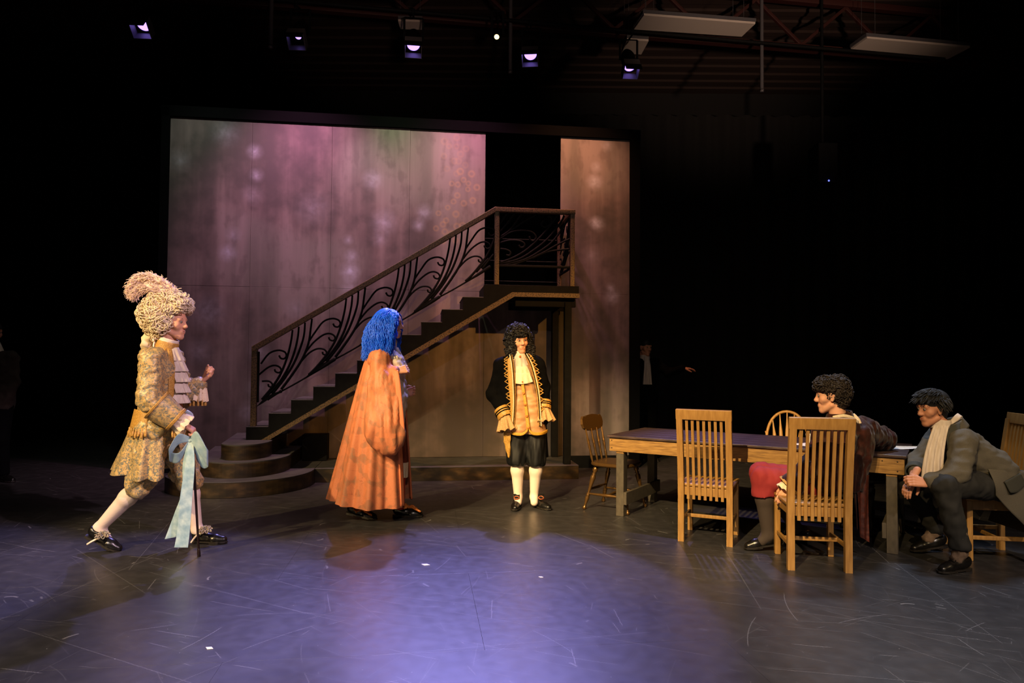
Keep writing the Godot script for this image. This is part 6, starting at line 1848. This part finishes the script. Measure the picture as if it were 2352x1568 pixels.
	for q in [[knL, anL], [knR, anR]]:
		part("stocking", skin([[q[0], q[0].lerp(q[1], 0.35), 0.064, 0.066], [q[0].lerp(q[1], 0.35), q[1], 0.066, 0.045], [q[1], q[1] + Vector3(-0.05, -0.045, 0), 0.045, 0.038]], 0.01, 0.025), M.grey_stocking, t)
	var s1 := shoe(t, Vector3(-0.225, 0.045, -0.115), Vector3(-0.25, -0.042, -0.02), Vector3(-0.15, 0.98, 0), 1.0)
	laces(s1, Vector3(-0.345, 0.085, -0.12), Vector3(-0.25, -0.1, 0), Vector3(0, 0, 1))
	shoe(t, Vector3(0.10, 0.0, -0.36), Vector3(-1, 0, -0.1), Vector3.UP)
	# hair
	var X := Transform3D(B, head)
	var hb := [[Vector3(0, 0.055, -0.04), Vector3(0, 0.06, 0.02), 0.092, 0.082], [Vector3(0, 0.0, -0.055), Vector3(0, -0.055, -0.06), 0.075, 0.055], [Vector3(-0.05, 0.085, 0.06), Vector3(0.05, 0.085, 0.06), 0.035, 0.035]]
	for b in hb:
		b[0] = X * b[0]
		b[1] = X * b[1]
	var mass := skin(hb, 0.010, 0.03)
	var hair := part("hair", mass, M.brown_hair, t)
	part("curls", curls(mass.crumple(folds(30, 28), 0.014), 800, 0.014, 0.0032, 0.9, 0.1, func(p: Vector3) -> bool:
		var l := X.affine_inverse() * p
		return l.y > -0.07 and not (l.z > 0.03 and l.y < 0.045)), M.brown_hair, hair)

func laces(parent: Node, at: Vector3, along: Vector3, across: Vector3) -> void:
	var g := Geo.new()
	var d := along.normalized()
	for k in 4:
		var c := at + d * (k - 1.5) * 0.018 + Vector3.UP * 0.004
		g.tube(pv([c - across * 0.022 - Vector3.UP * 0.008, c, c + across * 0.022 - Vector3.UP * 0.008]), 0.0032, 6)
	part("laces", g, M.sole, parent)

# ---------------------------------------------------------------- grey coat, leaning forward on the right
func build_grey_coat_person() -> void:
	var t := thing("person", "dark haired person in grey coat and white scarf, hunched forward at right", "person", Vector3(3.036, 0, -4.697))
	var head := Vector3(0.035, 1.085, -0.30)
	var B := facing(Vector3(-1, -0.10, 0.10))
	var shN := Vector3(0.155, 0.865, -0.14)
	var shF := Vector3(0.20, 0.865, -0.48)
	var elN := Vector3(0.055, 0.655, -0.045)
	var wrN := Vector3(-0.135, 0.580, -0.09)
	var elF := Vector3(0.00, 0.675, -0.43)
	var wrF := Vector3(-0.165, 0.605, -0.20)
	var hipN := Vector3(0.46, 0.545, -0.23)
	var hipF := Vector3(0.49, 0.545, -0.43)
	var knN := Vector3(-0.045, 0.575, -0.04)
	var knF := Vector3(-0.02, 0.50, -0.46)
	var anN := Vector3(0.035, 0.13, 0.0)
	var anF := Vector3(0.14, 0.16, -0.46)
	var bones := [[Vector3(0.24, 0.80, -0.25), Vector3(0.45, 0.60, -0.26), 0.10, 0.10], [Vector3(0.25, 0.80, -0.38), Vector3(0.46, 0.60, -0.40), 0.10, 0.10], [Vector3(0.17, 0.89, -0.31), Vector3(0.07, 1.0, -0.30), 0.062, 0.054],
		[shN, shF, 0.055, 0.055], [shN, elN, 0.05, 0.04], [elN, wrN, 0.04, 0.028], [shF, elF, 0.05, 0.04], [elF, wrF, 0.04, 0.028], [hipN, hipF, 0.10, 0.10]]
	bones.append_array(leg_bones(hipN, knN, anN, 0.08, 0.052, 0.034))
	bones.append_array(leg_bones(hipF, knF, anF, 0.08, 0.052, 0.034))
	body(t, bones, head, B, [[wrN, Vector3(-0.9, 0.15, -0.1), Vector3(0.0, -0.5, -0.85), "hand_curled", false], [wrF, Vector3(-0.55, -0.80, 0.20), Vector3(0.75, -0.5, -0.3), "hand_relaxed", true]], M.skin_tan)
	var coat := skin([[Vector3(0.235, 0.82, -0.24), Vector3(0.45, 0.63, -0.24), 0.125, 0.135], [Vector3(0.25, 0.82, -0.39), Vector3(0.47, 0.63, -0.42), 0.125, 0.135], [Vector3(0.40, 0.70, -0.22), Vector3(0.52, 0.56, -0.22), 0.115, 0.11], [Vector3(0.42, 0.70, -0.42), Vector3(0.54, 0.56, -0.44), 0.115, 0.11],
		[shN + Vector3(0.02, 0, -0.02), shF + Vector3(0.02, 0, 0.02), 0.085, 0.085], [Vector3(0.19, 0.92, -0.30), Vector3(0.17, 0.95, -0.30), 0.085, 0.07],
		[shN, elN, 0.085, 0.072], [elN, wrN.lerp(elN, 0.18), 0.072, 0.054], [shF, elF, 0.082, 0.07], [elF, wrF.lerp(elF, 0.35), 0.07, 0.05]], 0.013, 0.03)
	part("coat", coat.crumple(folds(6, 42), 0.014).drape(folds(12, 43), 0.010, Vector3(0.5, 1.2, 1.0)), M.grey_wool, t)
	var tail := func(z: float, s: float, reach: float) -> Geo:
		return Geo.new().cloth(func(u: float, v: float) -> Vector3:
			var top := Vector3(0.30, 0.68, z).lerp(Vector3(0.62, 0.66, z - s * 0.06), u) + Vector3(0, 0, s * 0.02 * sin(u * PI))
			var bot := Vector3(0.335, 0.50, z + s * 0.01).lerp(Vector3(0.56 + 0.03 * reach, 0.245 - 0.02 * reach, z + s * 0.02), pow(u, 0.8))
			var p := top.lerp(bot, v)
			return p + Vector3(0.05 * sin(v * PI) * u, 0, s * (0.018 + 0.012 * sin(u * 8.0 + v * 3.0)) * sin(v * PI * 0.8)), 20, 18, 0.010)
	part("coat_tail", tail.call(-0.10, 1.0, 1.0), M.grey_wool, t)
	part("coat_tail", tail.call(-0.55, -1.0, 0.0), M.grey_wool, t)
	part("coat_back", Geo.new().cloth(func(u: float, v: float) -> Vector3:
		return Vector3(0.60 + 0.05 * sin(PI * v) - 0.01 * v, 0.66 - 0.43 * v, lerpf(-0.14, -0.53, u) + 0.01 * sin(u * 14.0)), 16, 12, 0.010), M.grey_wool, t)
	part("pocket_flap", Geo.new().cloth(func(u: float, v: float) -> Vector3:
		return Vector3(0.385 + 0.135 * u + 0.035 * v, 0.60 + 0.055 * u - 0.075 * v - 0.02 * sin(PI * u) * v, -0.062 - 0.035 * u + 0.006 * v), 12, 6, 0.010), M.grey_wool_dark, t)
	part("lapel", ribbon([Vector3(0.15, 0.985, -0.215), Vector3(0.10, 0.90, -0.165), Vector3(0.085, 0.80, -0.145), Vector3(0.09, 0.70, -0.14)], [Vector3(0.028, 0.01, 0.01), Vector3(0.036, 0, 0.012), Vector3(0.028, 0, 0.01), Vector3(0.012, 0, 0)], 0.010), M.grey_wool_dark, t)
	part("collar", frill(Vector3(0.185, 0.93, -0.30), Vector3(0.155, 0.99, -0.30), 0.105, 0.088, 0, 0, 0.012), M.grey_wool, t)
	# neck scarf falling in front, tied at the nape
	part("neck_band", frill(Vector3(0.10, 0.945, -0.30), Vector3(0.125, 1.02, -0.30).lerp(Vector3(0.08, 0.995, -0.3), 0.5), 0.078, 0.066, 5, 0.003, 0.012), M.linen, t)
	part("neck_scarf", Geo.new().cloth(func(u: float, v: float) -> Vector3:
		var w := (u - 0.5) * 2.0
		var c := Vector3(0.055, 0.97, -0.225).lerp(Vector3(-0.045, 0.585, -0.175), v) + Vector3(-0.03 * sin(PI * v), 0, 0.02 * sin(PI * v))
		return c + Vector3(0.06, 0.0, 0.022) * w * (0.75 + 0.35 * v) + Vector3(-0.25, 0, 0.9) * 0.010 * sin(u * 19.0) * (0.3 + 0.7 * v), 40, 16, 0.006), M.linen, t)
	part("scarf_bow", ribbon([Vector3(0.135, 0.985, -0.245), Vector3(0.165, 1.02, -0.235), Vector3(0.195, 1.045, -0.24), Vector3(0.205, 1.035, -0.25), Vector3(0.17, 1.0, -0.25)], [Vector3(0.006, -0.006, 0.008), Vector3(0.010, -0.012, 0.01), Vector3(0.008, -0.01, 0.012), Vector3(0.008, -0.01, 0.012), Vector3(0.006, -0.006, 0.008)], 0.006), M.linen, t)
	part("shirt_cuff", frill(elN.lerp(wrN, 0.66), elN.lerp(wrN, 0.76), 0.045, 0.043, 0, 0, 0.006), M.linen, t)
	var wt := part("wrist_watch", frill(elN.lerp(wrN, 0.84), elN.lerp(wrN, 0.94), 0.033, 0.032, 0, 0, 0.006), M.leather, t)
	part("watch_face", Geo.new().turned(elN.lerp(wrN, 0.89) + Vector3(0, 0.014, 0.028), elN.lerp(wrN, 0.89) + Vector3(0, 0.018, 0.038), [Vector2(0.019, 0.0), Vector2(0.019, 0.8), Vector2(0.016, 1.0)], 16), M.dark_wood, wt)
	part("sleeve_cuff", frill(elF.lerp(wrF, 0.5), elF.lerp(wrF, 0.72), 0.062, 0.058, 0, 0, 0.010), M.grey_wool_dark, t)
	# trousers, socks, shoes
	part("trousers", skin([[hipN, knN, 0.11, 0.082], [knN, anN + Vector3(0, 0.02, 0), 0.082, 0.062], [hipF, knF, 0.11, 0.08], [knF, anF + Vector3(0, 0.03, 0), 0.08, 0.062], [hipN, hipF, 0.10, 0.10]], 0.013, 0.022, [[Vector3.DOWN, -0.145]]).crumple(folds(9, 44), 0.014), M.trousers, t)
	for q in [[anN, Vector3(-0.03, -0.045, 0)], [anF, Vector3(-0.05, -0.06, 0)]]:
		part("sock", skin([[q[0] + Vector3(-0.005, 0.11, 0), q[0], 0.048, 0.042], [q[0], q[0] + q[1], 0.042, 0.038]], 0.009, 0.02).crumple(folds(26, 45), 0.008), M.sock, t)
	var s1 := shoe(t, Vector3(0.115, 0.0, -0.035), Vector3(-0.9, 0, 0.30), Vector3.UP, 1.02)
	laces(s1, Vector3(-0.015, 0.088, 0.01), Vector3(-0.9, -0.3, 0.30), Vector3(0.3, 0, 0.9))
	shoe(t, Vector3(0.235, 0.045, -0.46), Vector3(-0.28, -0.042, 0.0), Vector3(-0.15, 0.98, 0))
	# short straight hair
	var X := Transform3D(B, head)
	var hb := [[Vector3(0, 0.05, -0.038), Vector3(0, 0.055, 0.015), 0.090, 0.080], [Vector3(0, 0.0, -0.055), Vector3(0, -0.06, -0.058), 0.07, 0.045], [Vector3(-0.04, 0.09, 0.055), Vector3(0.04, 0.09, 0.055), 0.022, 0.022]]
	for b in hb:
		b[0] = X * b[0]
		b[1] = X * b[1]
	var mass := skin(hb, 0.010, 0.03)
	var hair := part("hair", mass, M.dark_hair, t)
	var g := Geo.new()
	for k in 900:
		var a := rng.randf() * TAU
		var e := asin(rng.randf_range(-0.35, 1.0))
		var dir := Vector3(cos(e) * cos(a), sin(e), cos(e) * sin(a))
		if dir.z > 0.3 and dir.y < 0.34:
			continue
		var p0 := Vector3(0, 0.045, -0.015) + dir * Vector3(0.083, 0.094, 0.10)
		var sweep := Vector3(dir.x * 0.4, -0.35 if dir.y < 0.6 else 0.0, 0.9 if dir.y > 0.35 else -0.1)
		var l := rng.randf_range(0.035, 0.07)
		g.tube(pv([X * p0, X * (p0 + dir * 0.010 + sweep * l * 0.5), X * (p0 + dir * 0.012 + sweep * l + Vector3(0, -0.01, 0))]), PackedFloat32Array([0.004, 0.004, 0.0015]), 4, false)
	part("locks", g, M.dark_hair, hair)

# ---------------------------------------------------------------- two people in the dark
func build_wing_people() -> void:
	for n in 2:
		var t: Node3D
		if n == 0:
			t = thing("person", "dim person with white jabot in the dark beside the painted wall, arm out", "person", Vector3(1.93, 0, -9.9))
		else:
			t = thing("person", "dim person in brown clothes in the dark at the left edge of the picture", "person", Vector3(-5.80, 0, -7.80))
		var head := Vector3(0.0, 1.63, 0) if n == 0 else Vector3(-0.14, 1.69, 0)
		var B := facing(Vector3(0.55, -0.05, 0.85) if n == 0 else Vector3(0.9, 0, 0.3))
		var cx := 0.0 if n == 0 else -0.08
		var shL := Vector3(cx - 0.16, 1.40, 0.0)
		var shR := Vector3(cx + 0.16, 1.40, 0.0)
		var elR := Vector3(0.33, 1.27, 0.05) if n == 0 else Vector3(0.115, 1.12, 0.0)
		var wrR := Vector3(0.545, 1.34, 0.08) if n == 0 else Vector3(0.075, 0.90, 0.06)
		var elL := Vector3(cx - 0.22, 1.12, -0.03)
		var wrL := Vector3(cx - 0.20, 0.88, 0.05)
		var legs := [[Vector3(cx - 0.08, 0.86, 0), Vector3(cx - 0.09, 0.48, 0.02), Vector3(cx - 0.09, 0.10, -0.02)], [Vector3(cx + 0.08, 0.86, 0), Vector3(cx + 0.09, 0.48, 0.02), Vector3(cx + 0.10, 0.10, -0.02)]]
		var bones := [[Vector3(cx - 0.07, 1.32, 0), Vector3(cx - 0.06, 0.95, 0), 0.10, 0.095], [Vector3(cx + 0.07, 1.32, 0), Vector3(cx + 0.06, 0.95, 0), 0.10, 0.095], [Vector3(cx, 1.42, 0), head + Vector3(0, -0.08, 0), 0.06, 0.052],
			[shL, shR, 0.05, 0.05], [shL, elL, 0.05, 0.04], [elL, wrL, 0.04, 0.027], [shR, elR, 0.05, 0.04], [elR, wrR, 0.04, 0.027]]
		for l in legs:
			bones.append_array(leg_bones(l[0], l[1], l[2], 0.085, 0.05, 0.034))
		body(t, bones, head, B, [[wrR, Vector3(0.95, -0.12, 0.2) if n == 0 else Vector3(-0.35, -0.9, 0.15), Vector3(0, -1, 0) if n == 0 else Vector3(-0.7, 0.1, -0.6), "hand_relaxed", false], [wrL, Vector3(0, -1, 0.1), Vector3(0.9, 0, 0), "hand_relaxed", true]], M.skin_tan)
		var cloth_m: Material = M.black_wool if n == 0 else M.dim_cloth
		part("coat", skin([[Vector3(cx - 0.08, 1.32, 0), Vector3(cx - 0.07, 0.88, 0), 0.125, 0.125], [Vector3(cx + 0.08, 1.32, 0), Vector3(cx + 0.07, 0.88, 0), 0.125, 0.125], [shL, shR, 0.08, 0.08], [shL, elL, 0.075, 0.066], [elL, wrL.lerp(elL, 0.1), 0.066, 0.055], [shR, elR, 0.075, 0.066], [elR, wrR.lerp(elR, 0.1), 0.066, 0.055]], 0.017, 0.03, [[Vector3.DOWN, -0.80]]).crumple(folds(8, 50 + n), 0.015), cloth_m, t)
		part("trousers", skin([[legs[0][0], legs[0][1], 0.11, 0.08], [legs[0][1], legs[0][2], 0.08, 0.06], [legs[1][0], legs[1][1], 0.11, 0.08], [legs[1][1], legs[1][2], 0.08, 0.06]], 0.018, 0.02, [[Vector3.DOWN, -0.07]]), M.black_wool, t)
		for l in legs:
			var f := Vector3(0.3, 0, 0.95) if n == 0 else Vector3(0.9, 0, 0.4)
			shoe(t, Vector3(l[2].x, 0, l[2].z) - f * 0.09, f, Vector3.UP)
		var X := Transform3D(B, head)
		part("hair", skin([[X * Vector3(0, 0.05, -0.038), X * Vector3(0, 0.055, 0.015), 0.090, 0.080], [X * Vector3(0, 0.0, -0.055), X * Vector3(0, -0.06, -0.058), 0.07, 0.045]], 0.012, 0.03), M.dark_hair, t)
		part("neck_cloth", frill(Vector3(cx, 1.43, 0.0), head + Vector3(0, -0.115, -0.01), 0.075, 0.062, 0, 0, 0.010), M.linen, t)
		if n == 0:
			part("jabot", Geo.new().cloth(func(u: float, v: float) -> Vector3:
				var w := (u - 0.5) * 2.0
				return Vector3(0.01 + w * (0.035 + 0.03 * v), 1.50 - 0.40 * v, 0.085 + 0.065 * minf(1.0, v * 3.0) - 0.02 * w * w + 0.007 * v * sin(u * 22.0)), 26, 10, 0.005), M.linen, t)
